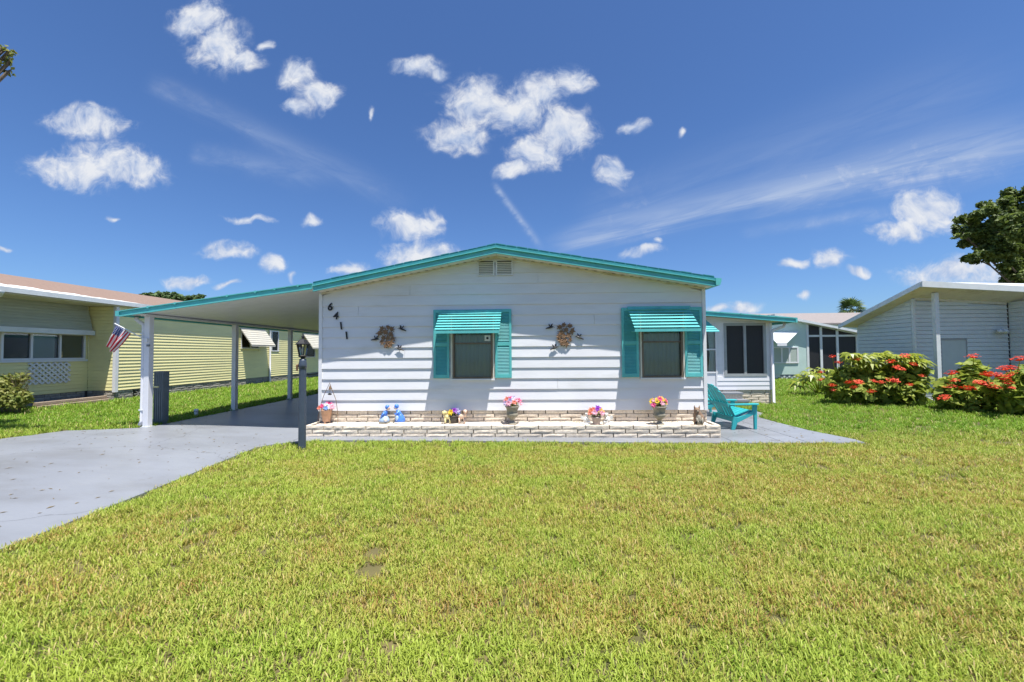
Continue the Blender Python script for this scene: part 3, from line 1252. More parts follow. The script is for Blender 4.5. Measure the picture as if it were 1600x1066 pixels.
# ------------------------------------------------------------------ flower pots and ornaments
def flower_mesh(col, kind, seed):
    r = random.Random(seed)
    mb = MB()
    n = 7 if kind == 'daisy' else 6
    rows = ((1.0, .15, n), (.62, .42, n - 1)) if kind != 'daisy' else ((1.0, .12, n),)
    for (rad, lift, k) in rows:
        for i in range(k):
            a = 2 * math.pi * i / k + r.uniform(-.15, .15)
            w = .62 * rad
            d = Vector((math.cos(a), math.sin(a), 0))
            s = Vector((-d.y, d.x, 0))
            L = rad * r.uniform(.85, 1.1)
            b = len(mb.v)
            mb.add([(0, 0, .02), d * L * .5 + s * w * .5 + Vector((0, 0, lift * .7)), d * L + Vector((0, 0, lift * r.uniform(.5, 1.2))),
                    d * L * .5 - s * w * .5 + Vector((0, 0, lift * .7))], [(0, 1, 2, 3)])
    me = mb.mesh('flower')
    me.materials.append(FCOL[col])
    if kind == 'daisy':
        me.materials.append(FEYE)
        b = len(me.vertices)
        mb2 = MB()
        mb2.v = list(mb.v)
        mb2.f = list(mb.f)
        mb2.lathe((0, 0, .03), [(.28, 0), (.3, .06), (.15, .14)], 8)
        me = mb2.mesh('flower')
        me.materials.append(FCOL[col])
        me.materials.append(FEYE)
        for p in me.polygons[len(mb.f):]:
            p.material_index = 1
    return me


FM = {}


def bouquet(t, c, spread, cols, seed, size=.055, dome=.6, kind='rose', leaves=26):
    r = random.Random(seed)
    n = len(cols)
    for i, col in enumerate(cols):
        a = i * 2.399 + r.uniform(-.3, .3)
        q = math.sqrt((i + .5) / n)
        kk = kind if not isinstance(kind, dict) else kind.get(col, 'rose')
        key = (col, kk, i % 3)
        if key not in FM:
            FM[key] = flower_mesh(col, kk, i)
        d = Vector((math.cos(a) * q * spread, math.sin(a) * q * spread * .75, dome * spread * (1 - q * q * .75) + r.uniform(-.02, .02)))
        p = Vector(c) + d
        out = Vector((d.x * 1.2, d.y * 1.2 - spread * .9, spread * .55)).normalized()
        eul = out.to_track_quat('Z', 'Y').to_euler()
        s = size * r.uniform(.85, 1.25)
        link('flower', FM[key], None, t, p, eul, (s, s, s))
    V, Fc = leaf_cloud([Vector(c) + Vector((0, 0, spread * .25))], [(spread * .8, spread * .6, spread * .35)], leaves, size * .75)
    stuff(link('foliage', npmesh('foliage', V, Fc, LEAFY), None, t))
    st = MB()
    for i in range(7):
        a = i * .9
        st.tube([Vector(c) + Vector((0, 0, -.05)), Vector(c) + Vector((math.cos(a) * spread * .5, math.sin(a) * spread * .4, spread * .5))], .004, 5)
    st.build('stem', LEAFY, t)


def soilcap(t, c, r):
    MB().lathe(c, [(r, -.012), (r, 0)], 16).build('soil', MORT, t)


def spot(px, py):
    p = G(px, py, PT - .013)
    p.y = min(max(p.y, PF + .13), -.1)
    d = ray(px, py)
    s = (p.y - CAM[1]) / d[1]
    return Vector((CAM[0] + d[0] * s, p.y, PT - .019))


# 1 tan pot on little feet with a wire arch behind
p = spot(510, 655)
t = thing('flower_pot', 'tan footed clay pot of pink flowers at the left end of the planter', 'flower pot', p)
MB().lathe(p + Vector((0, 0, .035)), [(.062, 0), (.066, .01), (.095, .20), (.103, .205), (.103, .225), (.09, .225), (.085, .2)], 20).build('pot', TAN, t, True)
for a in range(3):
    q = p + Vector((math.cos(a * 2.1 + .5) * .055, math.sin(a * 2.1 + .5) * .055, 0))
    MB().lathe(q, [(.016, 0), (.012, .02), (.018, .04)], 8).build('foot', TAN, t)
soilcap(t, p + Vector((0, 0, .235)), .085)
bouquet(t, p + Vector((0, 0, .26)), .15, ['pink', 'blue', 'white', 'pink', 'pink', 'white', 'lightpink', 'pink', 'lightpink', 'white', 'blue', 'pink', 'coral', 'lightpink', 'white'], 1)
q = spot(516, 653)
q.y = -.13
t = thing('wire_plant_hanger', 'thin bronze wire arch with a small bell behind the leftmost flower pot', 'garden ornament', q)
ap = W(515.5, 598, q.y)
MB().tube([W(497, 652, q.y) * 1 + Vector((0, 0, -.0)), W(500, 636, q.y), W(506, 618, q.y), ap, W(520, 612, q.y), W(525, 625, q.y), W(527, 640, q.y), W(528, 652, q.y)], .005, 6).build('wire', RUST, t)
for dx in (497, 528):
    b0 = W(dx, 652, q.y)
    MB().tube([b0, (b0.x, b0.y, PT - .02)], .005, 6).build('leg', RUST, t)
bb = W(515.8, 606.5, q.y)
MB().lathe(bb + Vector((0, 0, -.028)), [(.03, 0), (.027, .012), (.018, .045), (.014, .06), (.004, .085), (.003, .1)], 12).build('bell', RUST, t, True)
bs = W(515.3, 616, q.y)
MB().ell(bs, (.042, .008, .018), 12, 6).build('plaque', BLACK, t, True)
MB().tube([bb, bs], .003, 5).build('cord', BLACK, t)


# 2 kissing figurines in blue
def kissing_child(p, s, label, girl):
    t = thing('kissing_child_figurine', label, 'figurine', p)
    x, y, z = p
    lean = .05 * s
    b = MB()
    if girl:
        b.lathe((x - s * .01, y, z + .02), [(.088, 0), (.098, .025), (.09, .07), (.065, .12), (.036, .155), (.03, .16)], 18, 1, .85)
    else:
        b.lathe((x - s * .0, y, z + .02), [(.075, 0), (.095, .02), (.092, .05), (.07, .09), (.045, .12), (.034, .13)], 18, 1.05, .85)
    b.build('skirt', BLUEC if girl else BLUEL, t, True)
    MB().lathe((x, y, z), [(.10, 0), (.105, .012), (.1, .024)], 18, 1, .8).build('base', WHITEC if girl else GREYPOT, t, True)
    tb = MB()
    top = Vector((x + lean, y, z + .235 + (.015 if girl else 0)))
    tb.tube([(x - s * .012, y, z + .12), (x + s * .006, y, z + .165), (x + lean * .6, y, z + .205), top], [.04, .05, .042, .018], 12)
    tb.build('torso', BLUEC, t, True)
    a = MB()
    for sy in (-1, 1):
        a.tube([(x + lean * .4, y + sy * .045, z + .205), (x + s * .055, y + sy * .055, z + .16), (x + s * .085, y + sy * .03, z + .185)] if girl else
               [(x + lean * .4, y + sy * .045, z + .20), (x - s * .03, y + sy * .06, z + .15), (x - s * .05, y + sy * .045, z + .11)], [.018, .015, .010], 8)
    a.build('arm', BLUEC, t, True)
    h = top + Vector((s * .022, 0, .045))
    MB().ell(h, (.038, .036, .042), 12, 8).build('head', SKIN, t, True)
    MB().tube([h + Vector((s * .034, 0, -.005)), h + Vector((s * .047, 0, -.008))], [.008, .004], 6).build('nose', SKIN, t)
    cap = MB()
    cap.ell(h + Vector((-s * .014, 0, .018)), (.043, .045, .046), 12, 8)
    if girl:
        for sy in (-1, 1):
            cap.tube([h + Vector((-s * .005, sy * .04, .0)), h + Vector((s * .01, sy * .065, -.01))], [.014, .003], 6)
    cap.build('cap', BLUEC, t, True)
    if not girl:
        MB().ell((x + s * .045, y - .065, z + .075), (.038, .026, .034), 10, 6).build('shoe_toe', WHITEC, t, True)
    else:
        MB().ell((x + s * .03, y - .062, z + .10), (.035, .022, .05), 10, 6).build('apron', BLUEL, t, True)


kissing_child(spot(600.5, 660), 1, 'left of two kissing child figurines, pale blue trousers and blue cap', False)
kissing_child(spot(624.5, 660), -1, 'right of two kissing child figurines, wide bright blue skirt', True)


# 3 dark pot between two small animal figurines
def dog_figurine(p, s, m, m2, label, h=.26):
    t = thing('puppy_figurine', label, 'figurine', p)
    k = h / .26
    x, y, z = p
    b = MB()
    b.tube([(x - s * .06 * k, y + .01, z + .105 * k), (x - s * .02 * k, y, z + .12 * k), (x + s * .03 * k, y - .01, z + .13 * k), (x + s * .045 * k, y - .015, z + .165 * k), (x + s * .05 * k, y - .02, z + .20 * k)],
           [.035 * k, .045 * k, .044 * k, .034 * k, .028 * k], 12)
    b.build('body', m, t, True)
    for dx, dy in ((-.055, .02), (-.05, -.025), (.035, .02), (.04, -.035)):
        MB().tube([(x + s * dx * k, y + dy, z + .1 * k), (x + s * dx * k, y + dy, z + .04 * k), (x + s * (dx + .004) * k, y + dy - .004, z + .012)], [.02 * k, .013 * k, .016 * k], 8).build('leg', m, t, True)
    hd = Vector((x + s * .055 * k, y - .035, z + .215 * k))
    MB().ell(hd, (.036 * k, .036 * k, .034 * k), 12, 8).build('head', m, t, True)
    MB().ell(hd + Vector((s * .012, -.034 * k, -.012 * k)), (.018 * k, .022 * k, .015 * k), 8, 6).build('muzzle', m, t, True)
    MB().ell(hd + Vector((s * .012, -.056 * k, -.008 * k)), (.006 * k, .005 * k, .005 * k), 6, 4).build('nose', BLACK, t)
    for sx in (-1, 1):
        MB().ell(hd + Vector((sx * .036 * k, 0, -.008 * k)), (.011 * k, .018 * k, .03 * k), 8, 6).build('ear', m2, t, True)
    MB().tube([(x - s * .09 * k, y + .01, z + .12 * k), (x - s * .115 * k, y + .01, z + .15 * k), (x - s * .11 * k, y + .01, z + .18 * k)], [.014 * k, .011 * k, .006 * k], 8).build('tail', m, t, True)


p = spot(708.5, 660)
t = thing('flower_pot', 'dark round pot of purple and blue flowers between two puppy figurines', 'flower pot', p)
MB().lathe(p, [(.055, 0), (.075, .02), (.088, .08), (.082, .115), (.09, .125), (.088, .14), (.075, .14)], 18).build('pot', DKPOT, t, True)
soilcap(t, p + Vector((0, 0, .135)), .075)
bouquet(t, p + Vector((0, 0, .17)), .11, ['blue', 'purple', 'purple', 'blue', 'cream', 'lilac', 'purple', 'yellow', 'blue', 'cream'], 4, .058)
dog_figurine(spot(699.5, 661), -1, YELC, YELC, 'pale yellow puppy figurine left of the dark flower pot', .25)
dog_figurine(spot(722.5, 661), 1, SKIN, FURB, 'tan puppy figurine with brown ears right of the dark flower pot', .27)

# 4, 6 urns
URN = [(.085, 0), (.085, .022), (.06, .03), (.035, .05), (.03, .075), (.045, .095), (.085, .125), (.108, .165), (.11, .185), (.098, .20), (.10, .25), (.118, .30), (.132, .315), (.13, .33), (.11, .325)]


def urn(p, label, cols, seed, kind, spread, sc=1.0):
    t = thing('flower_urn', label, 'urn', p)
    MB().lathe(p, [(a * sc, b * sc) for a, b in URN], 20).build('urn', GREYPOT, t, True)
    soilcap(t, p + Vector((0, 0, .322 * sc)), .108 * sc)
    bouquet(t, p + Vector((0, 0, .345 * sc)), spread, cols, seed, .058, .75, kind, 34)


urn(spot(800.5, 662), 'grey pedestal urn of pink and lilac flowers right of the left window', ['lilac', 'pink', 'white', 'pink', 'coral', 'lightpink', 'pink', 'lilac', 'pink', 'lightpink', 'coral', 'pink', 'lilac', 'lightpink', 'pink', 'lightpink', 'white'], 9, 'rose', .18)
urn(spot(1030.5, 663), 'grey pedestal urn of yellow black-eyed flowers under the right window', ['yellow', 'yellow', 'pink', 'yellow', 'lightpink', 'yellow', 'coral', 'yellow', 'pink', 'yellow', 'lightpink', 'yellow', 'pink'], 12, {'yellow': 'daisy'}, .15)

# 5 pale pot between white cherubs
p = spot(932, 663)
t = thing('flower_pot', 'pale clay pot of purple and coral flowers between two white cherubs', 'flower pot', p)
MB().lathe(p, [(.055, 0), (.06, .01), (.082, .12), (.09, .125), (.09, .145), (.078, .145), (.075, .13)], 18).build('pot', PINKPOT, t, True)
soilcap(t, p + Vector((0, 0, .14)), .076)
bouquet(t, p + Vector((0, 0, .17)), .15, ['purple', 'coral', 'purple', 'cream', 'coral', 'yellow', 'purple', 'lightpink', 'coral', 'cream', 'lightpink', 'yellow', 'coral'], 14, .06, .8)


def cherub(p, s, label):
    t = thing('cherub_figurine', label, 'figurine', p)
    x, y, z = p
    b = MB()
    b.tube([(x, y, z + .045), (x - s * .004, y, z + .09), (x + s * .012, y, z + .13), (x + s * .018, y, z + .15)], [.042, .044, .034, .014], 12)
    b.build('torso', WHITEC, t, True)
    MB().ell((x + s * .026, y - .006, z + .175), (.031, .031, .034), 12, 8).build('head', WHITEC, t, True)
    hr = MB()
    for i in range(7):
        a = i * .9
        hr.ell((x + s * .02 + math.cos(a) * .022, y + math.sin(a) * .022, z + .195), (.014, .014, .013), 6, 5)
    hr.build('hair', WHITEC, t, True)
    for sy in (-1, 1):
        MB().tube([(x + s * .012, y + sy * .025, z + .05), (x + s * .065, y + sy * .03, z + .055), (x + s * .08, y + sy * .026, z + .02)], [.022, .019, .012], 8).build('leg', WHITEC, t, True)
        MB().tube([(x + s * .012, y + sy * .036, z + .13), (x + s * .03, y + sy * .045, z + .095), (x + s * .062, y + sy * .03, z + .10)], [.014, .012, .009], 8).build('arm', WHITEC, t, True)
        w = MB()
        w.add([(x - s * .03, y + sy * .01, z + .14), (x - s * .085, y + sy * .03, z + .165), (x - s * .09, y + sy * .03, z + .10), (x - s * .035, y + sy * .012, z + .08),
               (x - s * .03, y + sy * .016, z + .14), (x - s * .085, y + sy * .036, z + .165), (x - s * .09, y + sy * .036, z + .10), (x - s * .035, y + sy * .018, z + .08)],
              [(0, 1, 2, 3), (7, 6, 5, 4), (0, 4, 5, 1), (1, 5, 6, 2), (2, 6, 7, 3), (3, 7, 4, 0)])
        w.build('wing', WHITEC, t)
    MB().lathe((x + s * .01, y, z), [(.07, 0), (.074, .012), (.055, .03), (.045, .05)], 14, 1.1, .8).build('base', WHITEC, t, True)


cherub(spot(915.5, 663), 1, 'white cherub figurine left of the pale clay pot')
cherub(spot(949.5, 663), -1, 'white cherub figurine right of the pale clay pot')

# 7 sitting animal statue
p = spot(1091, 664)
t = thing('animal_statue', 'brown sitting animal statue with pointed ears at the right end of the planter', 'statue', p)
x, y, z = p
b = MB()
b.tube([(x + .005, y, z + .0), (x + .008, y, z + .05), (x + .004, y, z + .12), (x - .005, y, z + .19), (x - .018, y - .005, z + .235), (x - .022, y - .01, z + .27), (x - .02, y - .01, z + .298), (x - .02, y - .01, z + .31)],
       [.075, .083, .08, .066, .054, .052, .04, .012], 16)
b.build('body', FURB, t, True)
MB().tube([(x - .005, y - .04, z + .02), (x - .01, y - .045, z + .1), (x - .014, y - .038, z + .17), (x - .02, y - .03, z + .20)], [.045, .05, .04, .015], 12).build('belly', FURG, t, True)
for sx in (-1, 1):
    MB().tube([(x - .02 + sx * .034, y - .008, z + .285), (x - .02 + sx * .042, y - .01, z + .315), (x - .02 + sx * .046, y - .012, z + .35)], [.02, .014, .002], 8).build('ear', FURB, t, True)
    MB().ell((x - .028 + sx * .022, y - .054, z + .268), (.008, .006, .008), 8, 6).build('eye', BLACK, t)
    MB().tube([(x + sx * .045, y - .05, z + .13), (x + sx * .04, y - .085, z + .08), (x + sx * .03, y - .09, z + .015)], [.02, .017, .018], 8).build('leg', FURG, t, True)
MB().ell((x - .026, y - .062, z + .248), (.02, .018, .014), 8, 6).build('muzzle', FURG, t, True)
MB().ell((x - .028, y - .08, z + .253), (.006, .005, .005), 6, 4).build('nose', BLACK, t)
MB().tube([(x + .06, y + .03, z + .02), (x + .085, y + .02, z + .06), (x + .085, y + .01, z + .12), (x + .07, y + .01, z + .19)], [.03, .034, .028, .012], 10).build('tail', FURB, t, True)
MB().ell((x - .045, y - .05, z + .04), (.034, .03, .034), 10, 8).build('ball', BLACK, t, True)

# ------------------------------------------------------------------ carport
CPX = -7.05
carport = thing('carport', 'white carport with teal roof edge on four posts beside the white house', 'carport', (CPX, 0, 0))
CLX, CLZ = -7.31, 2.228
CRX, CRZ = -3.64, 2.700
CB = 9.3


def cz(x):
    return CLZ + (CRZ - CLZ) * (x - CLX) / (CRX - CLX)


rf = MB()
slope_strip(rf, CLX, CLZ, CRX, CRZ, -OV + .012, CB, .02, .055)
for i in range(16):
    y = -OV + .3 + i * .6
    slope_strip(rf, CLX, CLZ, CRX, CRZ, y, y + .035, -.015, .02)
crf = rf.build('roof', ALU, carport)
# ceiling pans
for i in range(int((CB + OV) / .4)):
    y = -OV + .03 + i * .4
    mb = MB()
    slope_strip(mb, CLX + .01, CLZ + .001, CRX - .01, CRZ - .001, y + .004, y + .396, .057, .066)
    mb.build('ceiling_panel', TRIM, crf)
# front fascia in overlapping lengths with clips
bps = [CLX] + [W(px, 480, -OV).x for px in (233, 275, 356, 400, 430, 466)] + [CRX]
for i in range(len(bps) - 1):
    xa, xb = bps[i], bps[i + 1] + (.01 if i < len(bps) - 2 else 0)
    e = .002 * (i % 2)
    fb = MB()
    slope_strip(fb, xa, cz(xa), xb, cz(xb), -OV - .035 - e, -OV + .01, -.002 - e, .012)
    slope_strip(fb, xa, cz(xa), xb, cz(xb), -OV - .010 - e, -OV + .01, .013, .082)
    slope_strip(fb, xa, cz(xa), xb, cz(xb), -OV - .030 - e, -OV + .01, .083, .108 + e)
    fb.build('fascia', TEAL, crf)
    cl = MB()
    slope_strip(cl, xb - .02, cz(xb - .02), xb + .012, cz(xb + .012), -OV - .044, -OV - .012, -.008, .03)
    if i < len(bps) - 2:
        cl.build('fascia_clip', TEAL, crf)
MB().box(CLX - .075, -OV - .03, CLZ - .10, CLX - .004, CB, CLZ + .0).build('gutter', TEAL, crf)
MB().box(CPX - .05, -.12, 2.148, CPX + .05, CB - .1, cz(CPX - .05) - .068).build('beam', TRIM, carport)
for i, y in enumerate((0.0, 2.316, 4.687, 7.03)):
    w = .052
    pb = MB().box(CPX - w, y - w, -.01, CPX + w, y + w, 2.147)
    pb.build('post', TRIM, carport, bevel=.006)
    MB().box(CPX - w - .02, y - w - .02, -.01, CPX + w + .02, y + w + .02, .012).build('post_foot', ALU, carport)
dsx = CPX - .088
g0 = W(208, 498, -.05)
MB().tube([(CLX + .02, -.02, 2.14), (CLX + .02, -.02, 2.09), (CLX + .06, -.02, 2.06), (dsx - .01, -.02, 1.99), (dsx, -.02, 1.95), (dsx, -.02, .12), (dsx - .03, -.04, .04)], .034, 10).build('downspout', TRIM, carport, True)
stp = MB()
for z in (.32, 1.1, 1.8):
    stp.box(dsx - .04, -.06, z, CPX - w - .001, .02, z + .025)
stp.build('downspout_strap', ALU, carport)
jb = W(231.5, 540, -.06)
MB().box(jb.x - .025, -.075, jb.z - .02, jb.x + .03, -.053, jb.z + .02).build('outlet_box', GREYM, carport, bevel=.003)

# flag on the front carport post
fl = thing('flag', 'small American flag on a slanted white stick fixed to the front carport post', 'flag', (CPX - .05, -.08, 1.78))
pa = W(228, 531, -.07)
pb_ = W(180, 506, -.10)
MB().tube([pa, pb_], .009, 8).build('flag_pole', TRIM, fl)
MB().ell(pb_, (.014, .014, .014), 8, 6).build('finial', ALU, fl)
MB().box(pa.x - .02, -.085, pa.z - .05, pa.x + .04, -.053, pa.z + .03).build('bracket', TRIM, fl)
A, B_ = W(182, 507.5, -.10), W(204.5, 521.5, -.10)
Cc, D_ = W(175, 552, -.13), W(168.5, 541, -.08)
nu, nv = 18, 14
me = bpy.data.meshes.new('cloth')
V = []
UVs = []
for i in range(nu + 1):
    for j in range(nv + 1):
        u, v = i / nu, j / nv
        pt = (A * (1 - v) + B_ * v) * (1 - u) + (D_ * (1 - v) + Cc * v) * u
        pt = pt + Vector((.018 * math.sin(v * 9 + u * 2) * u, -.05 * math.sin(v * 10.5 + .6) * min(1, u * 1.8), .012 * math.sin(v * 8) * u))
        V.append(pt)
        UVs.append((u, v))
Fq = [(i * (nv + 1) + j, (i + 1) * (nv + 1) + j, (i + 1) * (nv + 1) + j + 1, i * (nv + 1) + j + 1) for i in range(nu) for j in range(nv)]
me.from_pydata([tuple(p) for p in V], [], Fq)
ul = me.uv_layers.new(name='uv')
for lp in me.loops:
    ul.data[lp.index].uv = UVs[lp.vertex_index]
me.shade_smooth()


def flag_material():
    m = bpy.data.materials.new('flag_cloth')
    m.use_nodes = True
    N, L = m.node_tree.nodes, m.node_tree.links
    b = N['Principled BSDF']
    uv = N.new('ShaderNodeUVMap')
    uv.uv_map = 'uv'
    sp = N.new('ShaderNodeSeparateXYZ')
    L.new(uv.outputs[0], sp.inputs[0])

    def mth(op, a, bb=None):
        n = N.new('ShaderNodeMath')
        n.operation = op
        for i, v in enumerate((a, bb)):
            if v is None:
                continue
            if isinstance(v, (int, float)):
                n.inputs[i].default_value = v
            else:
                L.new(v, n.inputs[i])
        return n.outputs[0]
    st = mth('MODULO', mth('FLOOR', mth('MULTIPLY', sp.outputs[1], 12.999)), 2)
    c = N.new('ShaderNodeMix')
    c.data_type = 'RGBA'
    L.new(st, c.inputs[0])
    c.inputs[6].default_value = (.62, .035, .06, 1)
    c.inputs[7].default_value = (.80, .78, .78, 1)
    can = mth('MULTIPLY', mth('LESS_THAN', sp.outputs[0], .4), mth('LESS_THAN', sp.outputs[1], 7 / 13))
    gu = mth('SUBTRACT', mth('FRACT', mth('MULTIPLY', sp.outputs[0], 15)), .5)
    gv = mth('SUBTRACT', mth('FRACT', mth('MULTIPLY', sp.outputs[1], 9.3)), .5)
    star = mth('LESS_THAN', mth('ADD', mth('MULTIPLY', gu, gu), mth('MULTIPLY', gv, gv)), .05)
    bl = N.new('ShaderNodeMix')
    bl.data_type = 'RGBA'
    L.new(star, bl.inputs[0])
    bl.inputs[6].default_value = (.03, .06, .23, 1)
    bl.inputs[7].default_value = (.78, .78, .8, 1)
    c2 = N.new('ShaderNodeMix')
    c2.data_type = 'RGBA'
    L.new(can, c2.inputs[0])
    L.new(c.outputs[2], c2.inputs[6])
    L.new(bl.outputs[2], c2.inputs[7])
    L.new(c2.outputs[2], b.inputs['Base Color'])
    b.inputs['Roughness'].default_value = .8
    tl = N.new('ShaderNodeBsdfTranslucent')
    L.new(c2.outputs[2], tl.inputs[0])
    ms = N.new('ShaderNodeMixShader')
    ms.inputs[0].default_value = .3
    L.new(b.outputs[0], ms.inputs[1])
    L.new(tl.outputs[0], ms.inputs[2])
    L.new(ms.outputs[0], N['Material Output'].inputs[0])
    return m


fc = link('cloth', me, flag_material(), fl)
sol = fc.modifiers.new('thickness', 'SOLIDIFY')
sol.thickness = .002

# utility pedestal behind the front post, white pipe stub
p = G(246, 661)
t = thing('utility_pedestal', 'tall narrow grey ribbed metal pedestal right behind the front carport post', 'utility box', (p.x, p.y + .08, -.03))
pedh = 1.06
ped = MB().box(p.x - .095, p.y, -.03, p.x + .11, p.y + .14, pedh)
ped.build('cabinet', GREYM, t, bevel=.006)
for i in range(5):
    x = p.x - .08 + i * .042
    MB().box(x, p.y - .014, .02, x + .016, p.y - .001, pedh - .02).build('rib', GREYM, t)
MB().tube([(p.x - .18, p.y + .02, .74), (p.x + .02, p.y - .02, .74)], .018, 8).build('yellow_pipe', YELLOW, t)
p = G(306.5, 649)
t = thing('pipe_stub', 'short white capped pipe standing in the grass strip beside the carport slab', 'pipe', (p.x, p.y, -.03))
MB().tube([(p.x, p.y, -.03), (p.x, p.y, .11)], .036, 14).build('pipe', TRIM, t, True)
MB().lathe((p.x, p.y, .11), [(.045, -.03), (.045, .02), (.03, .032), (.01, .034)], 14).build('cap', TRIM, t, True)

# ------------------------------------------------------------------ lamp post
LP = G(472, 700, gz(-3.19))
lz = LP.z
lamp = thing('lamp_post', 'dark blue-grey garden lamp post with a glass lantern standing in the lawn by the driveway', 'lamp post', LP)
x, y = LP.x, LP.y
col = MB()
n = 24
V = []
for z, r in ((lz - .05, .055), (lz + 1.30, .052)):
    for k in range(n):
        a = 2 * math.pi * k / n
        rr = r * (1 - .09 * (k % 2))
        V.append((x + math.cos(a) * rr, y + math.sin(a) * rr, z))
col.add(V, [(k, (k + 1) % n, n + (k + 1) % n, n + k) for k in range(n)] + [tuple(range(n - 1, -1, -1)), tuple(range(n, 2 * n))])
col.build('post', LAMPB, lamp)
zt = lz + 1.30
MB().lathe((x, y, zt), [(.058, -.05), (.06, 0), (.058, .03), (.052, .06), (.05, .10)], 16).build('collar', LAMPB, lamp, True)
MB().lathe((x, y, zt + .10), [(.03, 0), (.03, .015), (.055, .03), (.068, .05), (.06, .06)], 12).build('lantern_cup', BLACK, lamp)
b0, b1 = zt + .16, zt + .325
MB().lathe((x, y, 0), [(.052, b0), (.085, b1)], 6, ang=.2).build('lantern_glass', LGLASS, lamp)
cage = MB()
for k in range(6):
    a = 2 * math.pi * k / 6 + .2
    cage.tube([(x + math.cos(a) * .055, y + math.sin(a) * .055, b0 - .005), (x + math.cos(a) * .089, y + math.sin(a) * .089, b1 + .004)], .0075, 6)
cage.build('lantern_cage', BLACK, lamp)
MB().lathe((x, y, 0), [(.012, b0), (.018, b0 + .05), (.02, b0 + .09), (.008, b0 + .13)], 10).build('bulb', CURT, lamp, True)
MB().lathe((x, y, b1), [(.115, 0), (.118, .014), (.09, .032), (.065, .065), (.045, .082), (.02, .095), (.016, .11), (.024, .122), (.02, .14), (.006, .16), (.002, .19)], 6, ang=.2).build('lantern_roof', BLACK, lamp)
MB().tube([(x - .055, y - .02, zt + .01), (x - .075, y - .025, zt + .0), (x - .078, y - .025, zt - .09)], [.016, .02, .014], 8).build('photocell', RUST, lamp)


# ------------------------------------------------------------------ garden chairs
def chair(loc, rot, label):
    t = thing('garden_chair', label, 'chair', loc, 'teal plastic garden chairs', False, rot)
    # local: +X is where the sitter looks, Y sideways, Z up
    hw = .34
    for s in (-1, 1):
        y = s * hw
        leg = [(.165, 0), (.215, 0), (.225, .28), (.23, .466), (.15, .466), (.14, .35), (.165, .28)]
        rail = [(.14, .35), (.165, .28), (.10, .255), (-.05, .185), (-.17, .13), (-.195, .17), (-.165, .235), (.0, .285)]
        rear = [(-.195, .17), (-.17, .13), (-.215, .02), (-.225, 0), (-.29, 0), (-.285, .02), (-.265, .14), (-.235, .25), (-.165, .235)]
        MB().prism([(q[0], y - .02, q[1]) for q in leg], (0, .04, 0)).build('leg', TEALC, t, bevel=.006)
        MB().prism([(q[0], y - .019, q[1]) for q in rail], (0, .038, 0)).build('side_rail', TEALC, t, bevel=.006)
        MB().prism([(q[0], y - .02, q[1]) for q in rear], (0, .04, 0)).build('leg', TEALC, t, bevel=.006)
        arm = [(-.33, y - s * .03), (.10, y - s * .05), (.21, y - s * .075), (.26, y - s * .05), (.27, y + s * .01), (.22, y + s * .07), (.05, y + s * .065), (-.33, y + s * .04)]
        if s < 0:
            arm = arm[::-1]
        MB().prism([(a, b, .467) for a, b in arm], (0, 0, .026)).build('armrest', TEALC, t, bevel=.008)
    ns = 6
    for i in range(ns):      # seat slats run front to back side by side
        y0 = -hw + .025 + (2 * hw - .05) * i / ns
        y1 = y0 + (2 * hw - .05) / ns - .012
        mb = MB()
        path = [(.225, .30), (.21, .345), (.15, .36), (.02, .315), (-.12, .26), (-.21, .235)]
        poly = [(a, b) for a, b in path] + [(a, b - .018) for a, b in path[::-1]]
        mb.prism([(a, y0, b) for a, b in poly], (0, y1 - y0, 0))
        mb.build('seat_slat', TEALC, t)
    nb = 7
    tops = [.75, .825, .865, .88, .865, .825, .75]
    for i in range(nb):
        f = (i - (nb - 1) / 2) / ((nb - 1) / 2)
        mb = MB()
        wb, wt_ = .078, .098
        yb, yt = f * .235, f * .30
        segs = 6
        V = []
        for k in range(segs + 1):
            q = k / segs
            z = .19 + (tops[i] - .19) * q
            xx = -.155 - .30 * q - .05 * q * q + .03 * abs(f)
            yy = yb + (yt - yb) * q
            w_ = (wb + (wt_ - wb) * q) / 2 - .011
            zz = z
            e = .03 * (1 - 0) if k == segs else 0
            V += [(xx, yy - w_, zz - (e if f <= 0 else e * .3) * (1 if k == segs else 0)), (xx, yy + w_, zz - (e if f >= 0 else e * .3) * (1 if k == segs else 0)), (xx - .022, yy + w_, zz - (e if f >= 0 else e * .3)), (xx - .022, yy - w_, zz - (e if f <= 0 else e * .3))]
        Fc = [(3, 2, 1, 0), tuple(4 * segs + k for k in range(4))]
        for k in range(segs):
            for m_ in range(4):
                n_ = (m_ + 1) % 4
                Fc.append((4 * k + m_, 4 * k + n_, 4 * k + 4 + n_, 4 * k + 4 + m_))
        mb.add(V, Fc)
        mb.build('back_slat', TEALC, t)
    MB().box(-.352, -.36, .440, -.318, .36, .492).build('back_brace', TEALC, t)
    MB().box(-.20, -.32, .135, -.165, .32, .215).build('rear_brace', TEALC, t)
    return t


c0 = (G(1141, 671.5, GR) + G(1175, 670.5, GR)) / 2
fwd = (G(1175, 670.5, GR) - G(1141, 671.5, GR))
ang = .10
chair((4.46, .60, gz(4.3)), ang, 'teal plastic slatted garden chair on the patio by the house corner')
chair((4.62, 2.15, gz(4.3)), -.1, 'teal garden chair mostly hidden behind the nearer one at the house corner')

# ------------------------------------------------------------------ sunroom annex
YA = 4.15
sun_r = thing('sunroom', 'white sunroom wing with dark screened windows and teal roof edge behind the garden chairs', 'sunroom', (5.4, YA, GR))
AX1 = W(1209, 560, YA).x - .06
AX0 = HR_ - .02
az0 = W(1200, 609, YA).z


def atop(x):
    a = W(1102, 486, YA - .35)
    b = W(1242, 496.5, YA - .35)
    return a.z + (b.z - a.z) * (x - a.x) / (b.x - a.x)


